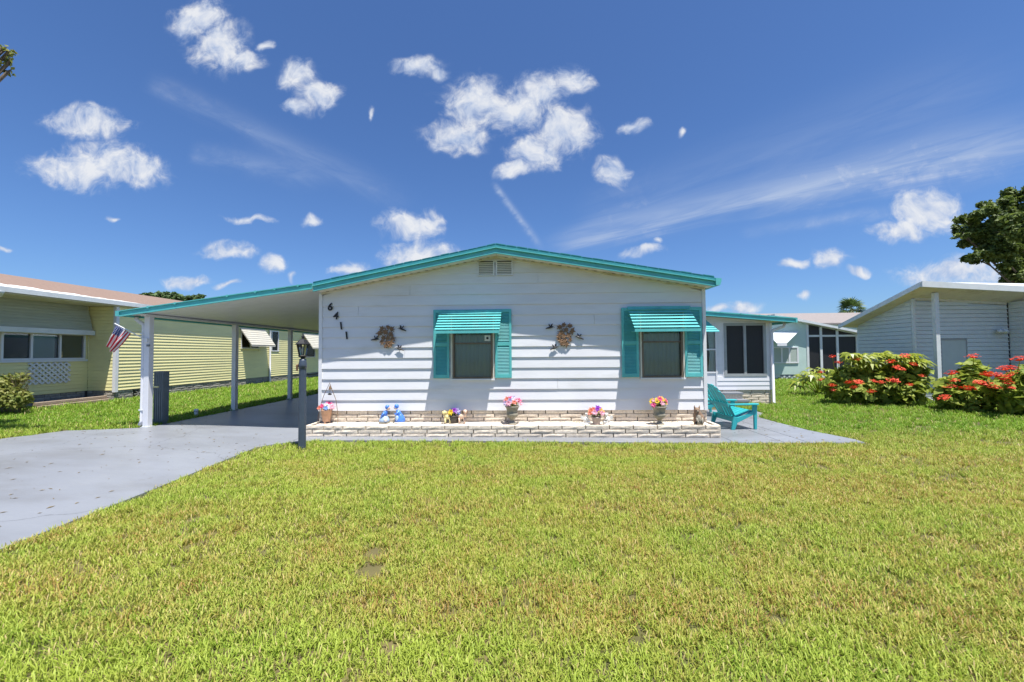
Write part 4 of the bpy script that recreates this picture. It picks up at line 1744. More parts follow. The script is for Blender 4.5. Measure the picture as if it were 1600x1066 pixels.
wn0, wn1 = W(1131, 560, YA).x, W(1197, 560, YA).x
wz0, wz1 = W(1160, 588, YA).z, W(1160, 505, YA).z
sw0, sw1 = W(1092, 560, YA).x, W(1121, 560, YA).x
swz0, swz1 = W(1115, 583, YA).z, W(1115, 514, YA).z
TOPZ = atop(AX1) - .16
aw_ = MB()
for x0, x1 in ((AX0, sw0), (sw1, wn0), (wn1, AX1)):
    aw_.box(x0, YA, az0, x1, YA + .1, TOPZ)
aw_.box(sw0, YA, az0, sw1, YA + .1, swz0).box(sw0, YA, swz1, sw1, YA + .1, TOPZ)
aw_.box(wn0, YA, az0, wn1, YA + .1, wz0).box(wn0, YA, wz1, wn1, YA + .1, TOPZ)
aw_.prism([(AX0, YA, TOPZ + .001), (AX1, YA, TOPZ + .001), (AX1, YA, atop(AX1) - .11), (AX0, YA, atop(AX0) - .11)], (0, .1, 0))
aw_.box(AX1 - .1, YA + .1, az0, AX1, YA + 6, TOPZ)
aw_ = aw_.build('wall', WHITE, sun_r)
for i in range(3):
    z0 = az0 + i * .128
    plank(aw_, WHITE, z0, z0 + .128, W(1120, 600, YA).x, AX1 - .04, Y=YA - .012, out=.014)
MB().box(AX1 - .045, YA - .035, az0, AX1 + .01, YA, TOPZ).build('corner_trim', TRIM, sun_r)
MB().box(W(1119, 560, YA).x - .02, YA - .022, az0, W(1119, 560, YA).x + .015, YA - .001, TOPZ).build('corner_trim', TRIM, sun_r)
fr = MB()
e = .075
fr.box(wn0 - .0, YA - .03, wz0, wn0 + e, YA + .06, wz1).box(wn1 - e, YA - .03, wz0, wn1, YA + .06, wz1)
fr.box(wn0 + e, YA - .03, wz0, wn1 - e, YA + .06, wz0 + e).box(wn0 + e, YA - .03, wz1 - e, wn1 - e, YA + .06, wz1)
fr.box((wn0 + wn1) / 2 - .035, YA - .028, wz0 + e, (wn0 + wn1) / 2 + .035, YA + .05, wz1 - e)
fr = fr.build('screen_window', GREYF, sun_r)
MB().box(wn0 + e, YA + .01, wz0 + e, (wn0 + wn1) / 2 - .035, YA + .02, wz1 - e).build('screen', SCREEN, fr)
MB().box((wn0 + wn1) / 2 + .035, YA + .01, wz0 + e, wn1 - e, YA + .02, wz1 - e).build('screen', SCREEN, fr)
ol = MB()
ol.box(wn0 - .03, YA - .018, wz0 - .03, wn0 - .001, YA - .001, wz1 + .03).box(wn1 + .001, YA - .018, wz0 - .03, wn1 + .03, YA - .001, wz1 + .03)
ol.box(wn0, YA - .018, wz1 + .001, wn1, YA - .001, wz1 + .03).box(wn0, YA - .018, wz0 - .03, wn1, YA - .001, wz0 - .001)
ol.build('casing', TRIM, fr)
fr = MB()
e = .04
fr.box(sw0, YA - .02, swz0, sw0 + e, YA + .04, swz1).box(sw1 - e, YA - .02, swz0, sw1, YA + .04, swz1).box(sw0 + e, YA - .02, swz0, sw1 - e, YA + .04, swz0 + e)
fr.box(sw0 + e, YA - .02, swz1 - e, sw1 - e, YA + .04, swz1).box(sw0 + e, YA - .018, (swz0 + swz1) / 2 + .02, sw1 - e, YA + .03, (swz0 + swz1) / 2 + .06)
fr = fr.build('window', TRIM, sun_r)
MB().box(sw0 + e, YA + .005, swz0 + e, sw1 - e, YA + .011, swz1 - e).build('pane', GLASS, fr)
MB().box(sw0 - .01, YA + .3, swz0, sw1 + .01, YA + .32, swz1).build('window_backing', DARK, fr)
cu = MB()
n = 10
c0x = sw1 - e - .19
V = []
for i in range(n + 1):
    xx = c0x + .19 * i / n
    for z, dx in ((swz0 + e, -.02), ((swz0 + swz1) / 2 - .1, .035), (swz1 - e, -.01)):
        V.append((xx + dx * (1 - i / n), YA + .05 + .012 * (i % 2), z))
Fc = [(3 * i + k, 3 * i + 3 + k, 3 * i + 4 + k, 3 * i + 1 + k) for i in range(n) for k in range(2)]
cu.add(V, Fc)
co = cu.build('curtain', CURT, fr)
co.modifiers.new('thickness', 'SOLIDIFY').thickness = .003
# stone base of the annex
ab = MB().box(AX0, YA + .05, GR - .05, AX1 - .03, YA + .12, az0 - .002).build('foundation', MORT, sun_r)
bricks(ab, (AX0 + .1, YA + .005), (AX1 - .02, YA + .005), az0 - .074 * 6 - .004, 6, .41, .074, .05, STONE, phase=.1)
# roof
xa, xb = W(1098, 486, YA - .35).x, W(1242, 496.5, YA - .35).x
ar = MB()
slope_strip(ar, xa, atop(xa), xb, atop(xb), YA - .33, YA + 6, .03, .07)
ar = ar.build('roof', ALU, sun_r)
fb = MB()
slope_strip(fb, xa, atop(xa), xb, atop(xb), YA - .385, YA - .332, -.002, .03)
slope_strip(fb, xa, atop(xa), xb, atop(xb), YA - .365, YA - .332, .031, .115)
slope_strip(fb, xa, atop(xa), xb, atop(xb), YA - .38, YA - .332, .116, .135)
fb.build('fascia', TEAL, ar)
for px in (1126, 1157, 1186, 1212):
    xx = W(px, 490, YA - .35).x
    MB().box(xx - .02, YA - .395, atop(xx) - .03, xx + .02, YA - .386, atop(xx) + .008).build('fascia_clip', TEAL, ar)
sp = MB()
slope_strip(sp, xa, atop(xa), xb, atop(xb), YA - .33, YA + .1, .085, .095)
sp.build('soffit', SOFF, ar)
MB().box(xb + .001, YA - .385, atop(xb) - .135, xb + .05, YA + 6, atop(xb) + .0).build('gutter', TEAL, ar)
g1 = W(1216, 508, YA - .1)
dx = W(1207, 560, YA - .06).x
MB().tube([(xb - .1, YA - .05, atop(xb) - .13), (xb - .12, YA - .06, atop(xb) - .22), (dx + .06, YA - .06, atop(xb) - .32), (dx, YA - .06, atop(xb) - .40), (dx, YA - .06, GR + .05), (dx, YA - .10, GR + .01)], .04, 10).build('downspout', TRIM, sun_r, True)
# teal awning on its small window
xa2, xb2 = sw0 - .25, W(1122, 520, YA - .4).x
aw = MB().box(xa2, YA - .05, swz1 + .26, xb2 - .18, YA - .001, swz1 + .30).build('awning', TEAL, sun_r)
for i in range(7):
    t0, t1 = i / 7, (i + 1) / 7
    za, zb_ = swz1 + .30 - .42 * t0, swz1 + .30 - .42 * t1
    ya, yb_ = YA - .05 - .42 * t0, YA - .05 - .42 * t1
    xr = xb2 - .26 * (1 - t1)
    mb = MB()
    mb.prism([(xa2, ya, za - .008), (xa2, ya, za + .012), (xa2, yb_ - .02, zb_ + .03), (xa2, yb_ - .02, zb_ + .008)], (xr - xa2, 0, 0))
    mb.build('slat', TEAL, aw)
# stone steps at the annex door
st = thing('stone_steps', 'small pale stone steps between the garden chair and the sunroom wall', 'steps', (5.6, YA - .5, GR))
for (y0, y1, h, x0, x1) in ((YA - .62, YA - .31, .17, 4.85, W(1166, 625, YA - .5).x), (YA - .30, YA - .02, .34, 4.85, W(1157, 615, YA - .2).x)):
    MB().box(x0, y0, GR - .02, x1, y1, GR + h - .05).build('riser', STONE, st)
    MB().box(x0 - .02, y0 - .03, GR + h - .05, x1 + .02, y1, GR + h).build('tread', CONC, st)


# ------------------------------------------------------------------ left neighbour
NX = -12.5
NA = -13.4
NY = 4.5
nb_ = thing('yellow_house', 'yellow lap-sided house with brown shingle roof beyond the carport on the left', 'house', (NX - 3, 10, 0))
NB = 26.0


def side_plank(parent, m, X, y0, y1, z0, z1, out=.02, top=.002):
    mb = MB()
    o = out + random.uniform(-.001, .001)
    mb.add([(X - .018, y0, z0), (X + o, y0, z0), (X + o, y1, z0), (X - .018, y1, z0), (X - .018, y0, z1), (X + top, y0, z1), (X + top, y1, z1), (X - .018, y1, z1)],
           [(0, 1, 2, 3), (1, 5, 6, 2), (4, 7, 6, 5), (0, 4, 5, 1), (3, 2, 6, 7), (0, 3, 7, 4)])
    return mb.build('plank', m, parent)


nw = MB().box(NX - .12, NY + .02, .30, NX - .019, NB, 2.95).box(NA - .0, NY + .019, .30, NX - .12, NY + .1, 2.95)
AY0 = .2
nw.box(NA - .12, AY0, .30, NA - .019, NY + .02, 2.98)
nw.box(NA - 7, AY0, .30, NA - .12, AY0 + .1, 2.98)
nw = nw.build('wall', YELLOW, nb_)
ex = .1045
WIN_C = [(9.95, 11.2, 1.66, 2.55), (12.1, 12.7, 1.55, 2.6), (15.3, 16.3, 1.2, 2.5)]
for k in range(25):
    z0 = .308 + k * ex
    if z0 > 2.88:
        break
    z1 = z0 + ex + .006
    segs = [(NY + .05, NB)]
    for (a, b, c, d) in WIN_C:
        if z1 > c and z0 < d:
            segs = [s for g in segs for s in ((g[0], min(a, g[1])), (max(b, g[0]), g[1])) if s[1] - s[0] > .05]
    for s in segs:
        side_plank(nw, YELLOW, NX, s[0], s[1], z0, z1, .022)
    plank(nw, YELLOW, z0, z1 - .014, NA + .02, NX - .03, Y=NY, out=.018, top=.011)
    if z1 < 1.27 or z0 > 2.1:
        side_plank(nw, YELLOW, NA, AY0, NY - .02, z0, z1 - .014, .018, .011)
    else:
        side_plank(nw, YELLOW, NA, AY0, 2.3, z0, z1, .008)
        if NY - .02 - 4.43 > .02:
            side_plank(nw, YELLOW, NA, 4.43, NY - .02, z0, z1, .008)
MB().box(NX - .06, NY - .035, .25, NX + .035, NY + .06, 2.93).build('corner_trim', TRIM, nb_)
# skirt
sk = MB().box(NX - .1, NY + .05, -.06, NX - .05, NB, .30).box(NA, NY + .05, -.06, NX - .1, NY + .1, .30).box(NA - .1, AY0, -.06, NA - .05, NY + .05, .30).build('skirting', MORT, nb_)
bricks(sk, (NX, NB - 4), (NX, NY + .02), -.08, 5, .40, .075, .05, STONEG, phase=.3) if False else None
bricks(sk, (NX - .002, NY + 2.0), (NX - .002, 18), -.09, 5, .42, .078, .05, STONEG, phase=.2, rnd=.25)
bricks(sk, (NX - .002, NY + .02), (NX - .002, NY + .58), -.09, 5, .30, .078, .05, STONEG, phase=.2, rnd=.25)
bricks(sk, (NX - .002, NY + 1.0), (NX - .002, NY + 2.0), -.09, 5, .42, .078, .05, STONEG, phase=.7, rnd=.25)
bricks(sk, (NA, NY - .002), (NX - .02, NY - .002), -.09, 5, .40, .078, .05, STONEG)
bricks(sk, (NA - .002, AY0), (NA - .002, NY - .06), -.09, 5, .40, .078, .05, STONEG)
# star shaped vent block in the skirting
vy0, vy1 = NY + .59, NY + .98
vb = MB().box(NX - .04, vy0, -.03, NX - .03, vy1, .29).build('vent_block', DARK, nb_)
vs = MB()
cy_, cz_ = (vy0 + vy1) / 2, .13
for k in range(4):
    a = k * math.pi / 4
    vs.bar((NX - .01, cy_ - math.cos(a) * .17, cz_ - math.sin(a) * .14), (NX - .01, cy_ + math.cos(a) * .17, cz_ + math.sin(a) * .14), .025, .03, (1, 0, 0))
vs.bar((NX - .008, vy0, -.02), (NX - .008, vy1, -.02), .03, .02).bar((NX - .008, vy0, .28), (NX - .008, vy1, .28), .03, .02)
vs.build('vent_star', STONEG, vb)
# roof
EX_ = NX + .095
ez = 3.08
RX = -18.0
rz = S(20, 435.5, -16.2).z
slope_n = (rz - ez) / (16.2 + EX_)
RZ = ez + slope_n * (EX_ - RX)
EY0 = -.6
r_ = MB()
slope_strip(r_, RX, RZ, EX_ - .02, ez, EY0, NB + .3, 0, .05)
slope_strip(r_, RX - 5.7, ez, RX, RZ, EY0, NB + .3, 0, .05)
r_ = r_.build('roof', BROWNR, nb_)
MB().box(EX_ - .02, EY0, ez - .115, EX_ + .075, NB + .3, ez + .012).build('gutter', ALU, r_)
MB().box(NX - 1.0, EY0 + .05, ez - .14, EX_ - .021, NB + .2, ez - .122).build('soffit', SOFF, r_)
# torn white coating along the eave
pc = MB()
yy = EY0
while yy < 6.4:
    w_ = random.uniform(.12, .3)
    k = max(.03, 2.3 * (1 - (yy - EY0) / 6.4) * random.uniform(.6, 1.15))
    x1 = EX_ - .03
    x0 = x1 - k
    pc.hexa([(x0, yy, ez + (x1 + .01 - x0) * slope_n + .004), (x1, yy, ez + .004 + .01 * slope_n), (x1, yy + w_, ez + .004 + .01 * slope_n), (x0 + random.uniform(-.05, .08), yy + w_, ez + (x1 + .01 - x0) * slope_n + .004),
             (x0, yy, ez + (x1 + .01 - x0) * slope_n + .012), (x1, yy, ez + .014 + .01 * slope_n), (x1, yy + w_, ez + .014 + .01 * slope_n), (x0, yy + w_, ez + (x1 + .01 - x0) * slope_n + .012)])
    yy += w_
stuff(pc.build('torn_roof_coating', PEEL, r_))
gp = S(2, 458, EX_ + .02)
MB().tube([(EX_ + .03, gp.y - .2, ez - .09), (EX_ + .03, gp.y + .0, ez - .13), (EX_ - .06, gp.y + .02, ez - .2), (EX_ - .3, gp.y - .05, ez - .26)], .055, 12).build('gutter_elbow', ALU, r_, True)


def awning_side(parent, X, y0, y1, zt, zb, proj, m, ns, skew=0.0):
    aw = MB().box(X + .012, y0, zt - .02, X + .04, y1, zt + .012).build('awning', m, parent)
    for i in range(ns):
        t0, t1 = i / ns, (i + 1) / ns
        mb = MB()
        t1 = t0 + .82 / ns
        xa, xb = X + .04 + proj * t0, X + .04 + proj * t1
        za, zb_ = zt + (zb - zt) * t0, zt + (zb - zt) * t1
        mb.prism([(xa, y0 + skew * t0, za - .012), (xa, y0 + skew * t0, za + .006), (xb + .01, y0 + skew * t1, zb_ + .012), (xb + .01, y0 + skew * t1, zb_ - .014)], (0, y1 - y0, 0))
        mb.build('slat', m, aw)
    MB().hexa([(X + .04, y0, zt - .05), (X + .04 + proj, y0 + skew, zb - .05), (X + .04 + proj, y1 + skew, zb - .05), (X + .04, y1, zt - .05),
               (X + .04, y0, zt - .042), (X + .04 + proj, y0 + skew, zb - .042), (X + .04 + proj, y1 + skew, zb - .042), (X + .04, y1, zt - .042)]).build('awning_pan', m, aw)
    return aw


def window_side(parent, X, y0, y1, z0, z1, mf, panes, tall=False):
    e = .05
    w = MB()
    w.box(X - .06, y0, z0, X + .035, y0 + e, z1).box(X - .06, y1 - e, z0, X + .035, y1, z1)
    w.box(X - .06, y0 + e, z0, X + .035, y1 - e, z0 + e).box(X - .06, y0 + e, z1 - e, X + .035, y1 - e, z1)
    ys = [y0 + e] + [a for q in panes for a in (q - e / 2, q + e / 2)] + [y1 - e]
    for q in panes:
        w.box(X - .06, q - e / 2, z0 + e, X + .035, q + e / 2, z1 - e)
    w = w.build('window', mf, parent)
    for i in range(0, len(ys), 2):
        MB().box(X - .012, ys[i], z0 + e, X - .006, ys[i + 1], z1 - e).build('pane', GLASS, w)
    MB().box(X - .0178, y0 + e, z0 + e, X - .015, y1 - e, z1 - e).build('window_backing', DARK, w)
    return w


# wall A: three-part window, big weathered awning, lattice
wA = window_side(nb_, NA, 2.40, 4.40, 1.285, 2.06, TRIM, [3.05, 3.73])
MB().box(NA - .0148, 3.10, 1.34, NA - .0128, 3.62, 2.0).build('blind', BLIND, wA)
MB().box(NA + .037, 2.35, 1.225, NA + .06, 4.45, 1.283).build('sill', TRIM, wA)
a2 = awning_side(nb_, NA, 1.0, 4.42, 2.93, 2.10, .20, OLIVEA, 10)
MB().box(NA + .245, 1.0, 2.03, NA + .262, 4.46, 2.17).build('valance', ALU, a2)
lat = MB().box(NA + .05, 3.0, .60, NA + .055, 3.98, .605).build('lattice_panel', TRIM, nb_)
ly0, ly1, lz0, lz1 = 2.98, 3.99, .60, 1.20
for sgn, xo in ((1, .030), (-1, .043)):
    d = -1.0
    while d < 1.7:
        y_a = ly0 + d if sgn > 0 else ly0 + d + (lz1 - lz0)
        pts = []
        za, zb_ = lz0, lz1
        ya, yb_ = (ly0 + d, ly0 + d + (lz1 - lz0)) if sgn > 0 else (ly0 + d + (lz1 - lz0), ly0 + d)
        # clip to the panel
        t0, t1 = 0.0, 1.0
        dy = yb_ - ya
        for lo, hi in ((ly0, ly1),):
            ta, tb = (lo - ya) / dy, (hi - ya) / dy
            if ta > tb:
                ta, tb = tb, ta
            t0, t1 = max(t0, ta), min(t1, tb)
        if t1 - t0 > .06:
            MB().bar((NA + xo, ya + dy * t0, za + (zb_ - za) * t0), (NA + xo, ya + dy * t1, za + (zb_ - za) * t1), .046, .010, (1, 0, 0)).build('lattice_strip', TRIM, lat)
        d += .146
MB().box(NA + .0, 3.02, .62, NA + .012, 3.95, 1.18).build('lattice_backing', DARK, lat)
# wall C windows
wC1 = window_side(nb_, NX, 9.95, 11.2, 1.66, 2.55, TRIM, [10.6])
awning_side(nb_, NX, 9.86, 11.55, 2.60, 1.82, .55, CREAMA, 8)
wC2 = window_side(nb_, NX, 12.1, 12.7, 1.55, 2.6, TRIM, [])
wC3 = window_side(nb_, NX, 15.3, 16.3, 1.2, 2.5, TRIM, [])
awning_side(nb_, NX, 14.9, 16.6, 2.6, 1.75, .6, CREAMA, 8)
MB().tube([(EX_ + .03, 11.93, ez - .12), (NX + .06, 11.94, ez - .4), (NX + .06, 11.94, .05), (NX + .12, 11.94, -.02)], .045, 8).build('downspout', TRIM, nb_, True)
MB().box(NX + .025, 13.5, .18, NX + .05, 22, .22).build('pipe_run', BLACK, nb_)
# landscape timbers in front of wall A
for a, b, lift, lab in (((50, 630.5), (172, 618.5), .10, 'upper of two weathered timbers edging the bed by the yellow house'), ((57, 634.5), (172, 622), .04, 'lower of two weathered timbers edging the bed by the yellow house')):
    A_ = S(a[0], a[1], NA + .55 + (.1 if lift < .1 else 0))
    B__ = S(b[0], b[1], NA + .55 + (.1 if lift < .1 else 0))
    hgt = .09
    zc = hgt / 2 - .03 if lift < .1 else hgt * 1.5 - .03
    xx = NA + .60 + (.12 if lift < .1 else 0)
    o = MB().bar((xx, 2.7, zc), (xx, NY + .25, zc), .11, hgt).build('landscape_timber', TIMB, None, bevel=.012)
    tag(o, lab, 'timber', 'timbers edging the flower bed')
    if lift >= .1:
        o2 = MB().box(xx - .055, 2.9, -.03, xx + .055, NY + .1, .014).build('timber_course', TIMB, o)


# ------------------------------------------------------------------ right neighbour: shed with high front roof edge, joined to a house
SX0 = 11.5
SY0 = 4.3
rn = thing('grey_house', 'pale grey lap-sided house with deep porch roof and single post at the right edge', 'house', (14, 6, GR))
DY1 = 6.25
EX1 = W(1575, 520, SY0).x


def rtop(x, y):
    """top of the roof slab"""
    a = W(1440, 441, 3.62)
    b = W(1600, 449, 3.62)
    zf = a.z + (b.z - a.z) * (x - a.x) / (b.x - a.x)
    return zf - .335 * (y - 3.62)


RFX0 = W(1440, 441, 3.62).x
RFX1 = 21.0


def plane_slab(mb, x0, x1, y0, y1, t0, t1):
    mb.hexa([(x0, y0, rtop(x0, y0) - t1), (x1, y0, rtop(x1, y0) - t1), (x1, y1, rtop(x1, y1) - t1), (x0, y1, rtop(x0, y1) - t1),
             (x0, y0, rtop(x0, y0) - t0), (x1, y0, rtop(x1, y0) - t0), (x1, y1, rtop(x1, y1) - t0), (x0, y1, rtop(x0, y1) - t0)])


m_ = MB()
plane_slab(m_, RFX0, RFX1, 3.62, 6.5, 0, .05)
rr_ = m_.build('roof', ALU, rn)
m_ = MB()
plane_slab(m_, RFX0 - .02, RFX1, 3.58, 3.619, -.01, .145)
m_.build('fascia', ALU, rr_)
m_ = MB()
plane_slab(m_, RFX0 - .03, RFX0 - .001, 3.62, 6.52, -.01, .12)
m_.build('rake_board', ALU, rr_)
m_ = MB()
m_.hexa([(RFX0 + .3, 3.60, rtop(RFX0 + .3, 3.62) + .011), (RFX1, 3.60, rtop(RFX1, 3.62) + .011), (RFX1, 3.9, rtop(RFX1, 3.62) + .011), (RFX0 + .3, 3.9, rtop(RFX0 + .3, 3.62) + .011),
         (RFX0 + .3, 3.60, rtop(RFX0 + .3, 3.62) + .02), (RFX1, 3.9, rtop(RFX1, 3.62) + .40), (RFX1, 3.92, rtop(RFX1, 3.62) + .40), (RFX0 + .3, 3.9, rtop(RFX0 + .3, 3.62) + .03)])
m_.build('roof_cap', TRIM, rr_)
m_ = MB()
plane_slab(m_, RFX0 + .01, RFX1, 3.63, 6.45, .08, .09)
m_.build('ceiling', SOFF, rr_)
EZT = [rtop(SX0, SY0) - .1, rtop(EX1, SY0) - .1]
sw = MB().box(SX0 + .02, SY0 + .02, GR - .03, EX1, SY0 + .1, 2.5).box(SX0 + .02, SY0 + .1, GR - .03, SX0 + .1, DY1, 2.2)
sw.prism([(SX0 + .02, SY0 + .02, 2.501), (EX1, SY0 + .02, 2.501), (EX1, SY0 + .02, EZT[1] - .03), (SX0 + .02, SY0 + .02, EZT[0] - .03)], (0, .08, 0))
sw.prism([(SX0 + .02, SY0 + .1, 2.201), (SX0 + .02, DY1, 2.201), (SX0 + .02, DY1, rtop(SX0, DY1) - .1), (SX0 + .02, SY0 + .1, rtop(SX0, SY0) - .11)], (.08, 0, 0))
sw.box(SX0 + .1, DY1 - .1, GR - .03, RFX1, DY1, 2.2)
sw.box(EX1 + .02, 2.6, GR - .03, EX1 + .1, SY0 + .1, 2.5)
sw.prism([(EX1 + .02, 2.6, 2.501), (EX1 + .02, SY0 + .1, 2.501), (EX1 + .02, SY0 + .1, 2.72), (EX1 + .02, 2.6, 2.72)], (.08, 0, 0))
sw.box(EX1 + .1, 2.6, GR - .03, RFX1 - .2, 2.7, 2.7)
sw = sw.build('wall', NGREY, rn)
e_ = .118
dz0, dz1 = W(1470, 560, SY0).x, W(1511, 560, SY0).x
dzt = W(1490, 530, SY0).z
k = 0
z = GR + .05
while z < 3.2:
    z1 = z + e_ + .004
    # front wall E
    xa_, xb_ = SX0 + .05, EX1 - .005
    lim = rtop(SX0, SY0) - .1
    lim2 = rtop(EX1, SY0) - .1
    if z1 < lim:
        xr = xb_ if z1 < lim2 else max(SX0 + .3, SX0 + (EX1 - SX0) * (lim - z1) / (lim - lim2))
        for (u0, u1) in ([(xa_, dz0), (dz1, min(xr, xb_))] if z < dzt - .03 else [(xa_, min(xr, xb_))]):
            if u1 - u0 > .05:
                plank(sw, NGREY, z, z1 - .014, u0, u1, Y=SY0, out=.024, top=.016)
    # side wall D (faces left)
    zt_ = rtop(SX0, DY1) - .12
    y1 = DY1 if z1 < zt_ else 3.62 + (rtop(SX0, 3.62) - .12 - z1) / .335
    if y1 > SY0 + .2 and z1 < lim:
        mb = MB()
        mb.add([(SX0 + .018, SY0 + .06, z), (SX0 - .024, SY0 + .06, z), (SX0 - .024, y1, z), (SX0 + .018, y1, z), (SX0 + .018, SY0 + .06, z1 - .014), (SX0 - .016, SY0 + .06, z1 - .014), (SX0 - .016, y1, z1 - .014), (SX0 + .018, y1, z1 - .014)],
               [(3, 2, 1, 0), (1, 2, 6, 5), (4, 5, 6, 7), (0, 1, 5, 4), (3, 7, 6, 2), (0, 4, 7, 3)])
        mb.build('plank', NGREY, sw)
    if z1 < 2.74:
        mb = MB()
        X_ = EX1 + .02
        mb.add([(X_ - .001, 2.62, z), (X_ - .02, 2.62, z), (X_ - .02, SY0 - .03, z), (X_ - .001, SY0 - .03, z), (X_ - .001, 2.62, z1 - .014), (X_ - .012, 2.62, z1 - .014), (X_ - .012, SY0 - .03, z1 - .014), (X_ - .001, SY0 - .03, z1 - .014)],
               [(3, 2, 1, 0), (1, 2, 6, 5), (4, 5, 6, 7), (0, 1, 5, 4), (3, 7, 6, 2), (0, 4, 7, 3)])
        mb.build('plank', NGREY, sw)
    z += e_
MB().box(SX0 - .02, SY0 - .02, GR - .02, SX0 + .045, SY0 + .05, rtop(SX0, SY0) - .11).build('corner_trim', ALU, rn)
MB().box(EX1 - .025, SY0 - .022, GR, EX1 + .002, SY0 - .002, rtop(EX1, SY0) - .1).build('corner_strip', BLACK, rn)  # solid black strip up the inner corner of the two walls
fzt = MB()
fzt.hexa([(SX0 + .046, SY0 - .03, rtop(SX0, SY0) - .15), (EX1 - .03, SY0 - .03, rtop(EX1, SY0) - .15), (EX1 - .03, SY0 - .001, rtop(EX1, SY0) - .15), (SX0 + .046, SY0 - .001, rtop(SX0, SY0) - .15),
          (SX0 + .046, SY0 - .03, rtop(SX0, SY0) - .08), (EX1 - .03, SY0 - .03, rtop(EX1, SY0) - .08), (EX1 - .03, SY0 - .001, rtop(EX1, SY0) - .09), (SX0 + .046, SY0 - .001, rtop(SX0, SY0) - .09)])
fzt.build('frieze_trim', SOFF, rn)
dr = MB().box(dz0 + .02, SY0 - .006, GR + .05, dz1 - .02, SY0 + .018, dzt - .03).build('door', NGREYD, rn)
dfm = MB().box(dz0 - .01, SY0 - .02, GR + .02, dz0 + .019, SY0 + .015, dzt).box(dz1 - .019, SY0 - .02, GR + .02, dz1 + .01, SY0 + .015, dzt).box(dz0 + .019, SY0 - .02, dzt - .029, dz1 - .019, SY0 + .015, dzt)
dfm.build('door_frame', GREYF, dr)
MB().ell((dz1 - .09, SY0 - .04, GR + .98), (.028, .03, .028), 10, 6).build('handle', ALU, dr, True)
pp = G(1467.5, 631, GR)
prx = pp.x
MB().box(prx - .055, pp.y - .05, GR - .03, prx + .055, pp.y + .05, rtop(prx, pp.y + .05) - .092).build('post', ALU, rn, bevel=.006)
fl_ = W(1563, 516, SY0 - .05)
fx = MB().box(fl_.x + .05, SY0 - .04, fl_.z - .06, fl_.x + .15, SY0 - .013, fl_.z + .06).build('flood_light', ALU, rn)
for dx_ in (-.10, .05):
    MB().tube([(fl_.x + .08, SY0 - .04, fl_.z), (fl_.x + dx_, SY0 - .10, fl_.z - .01), (fl_.x + dx_ - .06, SY0 - .19, fl_.z - .05)], [.02, .035, .065], 10).build('lamp_head', ALU, fx, True)


# ------------------------------------------------------------------ far mint house between the sunroom and the grey house
FY = 14.0
fh = thing('mint_house', 'pale mint house with window awning and screened porch seen behind the lawn', 'house', (16, FY, GR))


def FWp(px, py, dy=0):
    return W(px, py, FY + dy)


fx0, fx1, fx2 = FWp(1196, 560).x, FWp(1262, 560).x, FWp(1345, 560).x
ft = lambda x: FWp(1240, 500).z + (FWp(1326, 517).z - FWp(1240, 500).z) * (x - FWp(1240, 500).x) / (FWp(1326, 517).x - FWp(1240, 500).x)
m_ = MB()
m_.prism([(fx0 - 6, FY, GR + .25), (fx1, FY, GR + .25), (fx1, FY, ft(fx1) - .02), (FWp(1205, 500).x, FY, FWp(1205, 493).z), (fx0 - 6, FY, FWp(1205, 493).z - 1.0)], (0, .12, 0))
m_.box(fx1 - .12, FY + .12, GR, fx1, FY + 8, ft(fx1) - .1)
fw_ = m_.build('wall', MINT, fh)
m_ = MB()
m_.box(fx0 - 6, FY + .02, GR - .03, fx1, FY + .1, GR + .25)
fbs = m_.build('foundation', ALU, fh)
for r_i in range(2):
    for i in range(8):
        xx = FWp(1216, 585).x + i * .26 + r_i * .13
        MB().box(xx, FY + .005, GR + .03 + r_i * .12, xx + .15, FY + .019, GR + .10 + r_i * .12).build('vent_hole', LAMPB, fbs)
# screened porch
p_ = MB()
for px in (1262.5, 1283.5, 1309, 1340):
    x = FWp(px, 560).x
    p_.box(x - .06, FY - .02, GR + .1, x + .06, FY + .1, ft(x) - .08)
for (za, zb_) in ((GR, GR + .15), (FWp(1280, 525).z - .05, FWp(1280, 525).z + .05)):
    p_.box(fx1 + .06, FY - .01, za, fx2, FY + .08, zb_)
pf = p_.build('porch_frame', ALU, fh)
for pa_, pb2 in ((1262.5, 1283.5), (1283.5, 1309), (1309, 1340)):
    x0, x1 = FWp(pa_, 560).x + .06, FWp(pb2, 560).x - .06
    MB().box(x0, FY + .03, GR + .15, x1, FY + .04, FWp(1280, 525).z - .05).build('screen', SCREEN, pf)
    za = FWp(1280, 525).z + .05
    MB().prism([(x0, FY + .03, za), (x1, FY + .03, za), (x1, FY + .03, max(za + .02, ft(x1) - .1)), (x0, FY + .03, ft(x0) - .1)], (0, .01, 0)).build('screen', SCREEN, pf)
m_ = MB()
slope_strip(m_, FWp(1205, 493).x, ft(FWp(1205, 493).x), fx2 + .6, ft(fx2 + .6), FY - .3, FY + 3.4, -.05, .07)
fr_ = m_.build('porch_roof', ALU, fh)
b0_, b1_ = W(1180, 487, FY + 3.4), W(1350, 487, FY + 3.4)
zlo = W(1260, 505, FY + 3.4).z
zhi = W(1260, 489.5, FY + 7).z
m_ = MB()
m_.hexa([(b0_.x - 4, FY + 3.41, zlo - .1), (b1_.x + 4, FY + 3.41, zlo - .1), (b1_.x + 4, FY + 7, zhi - .1), (b0_.x - 4, FY + 7, zhi - .1),
         (b0_.x - 4, FY + 3.41, zlo), (b1_.x + 4, FY + 3.41, zlo), (b1_.x + 4, FY + 7, zhi), (b0_.x - 4, FY + 7, zhi)])
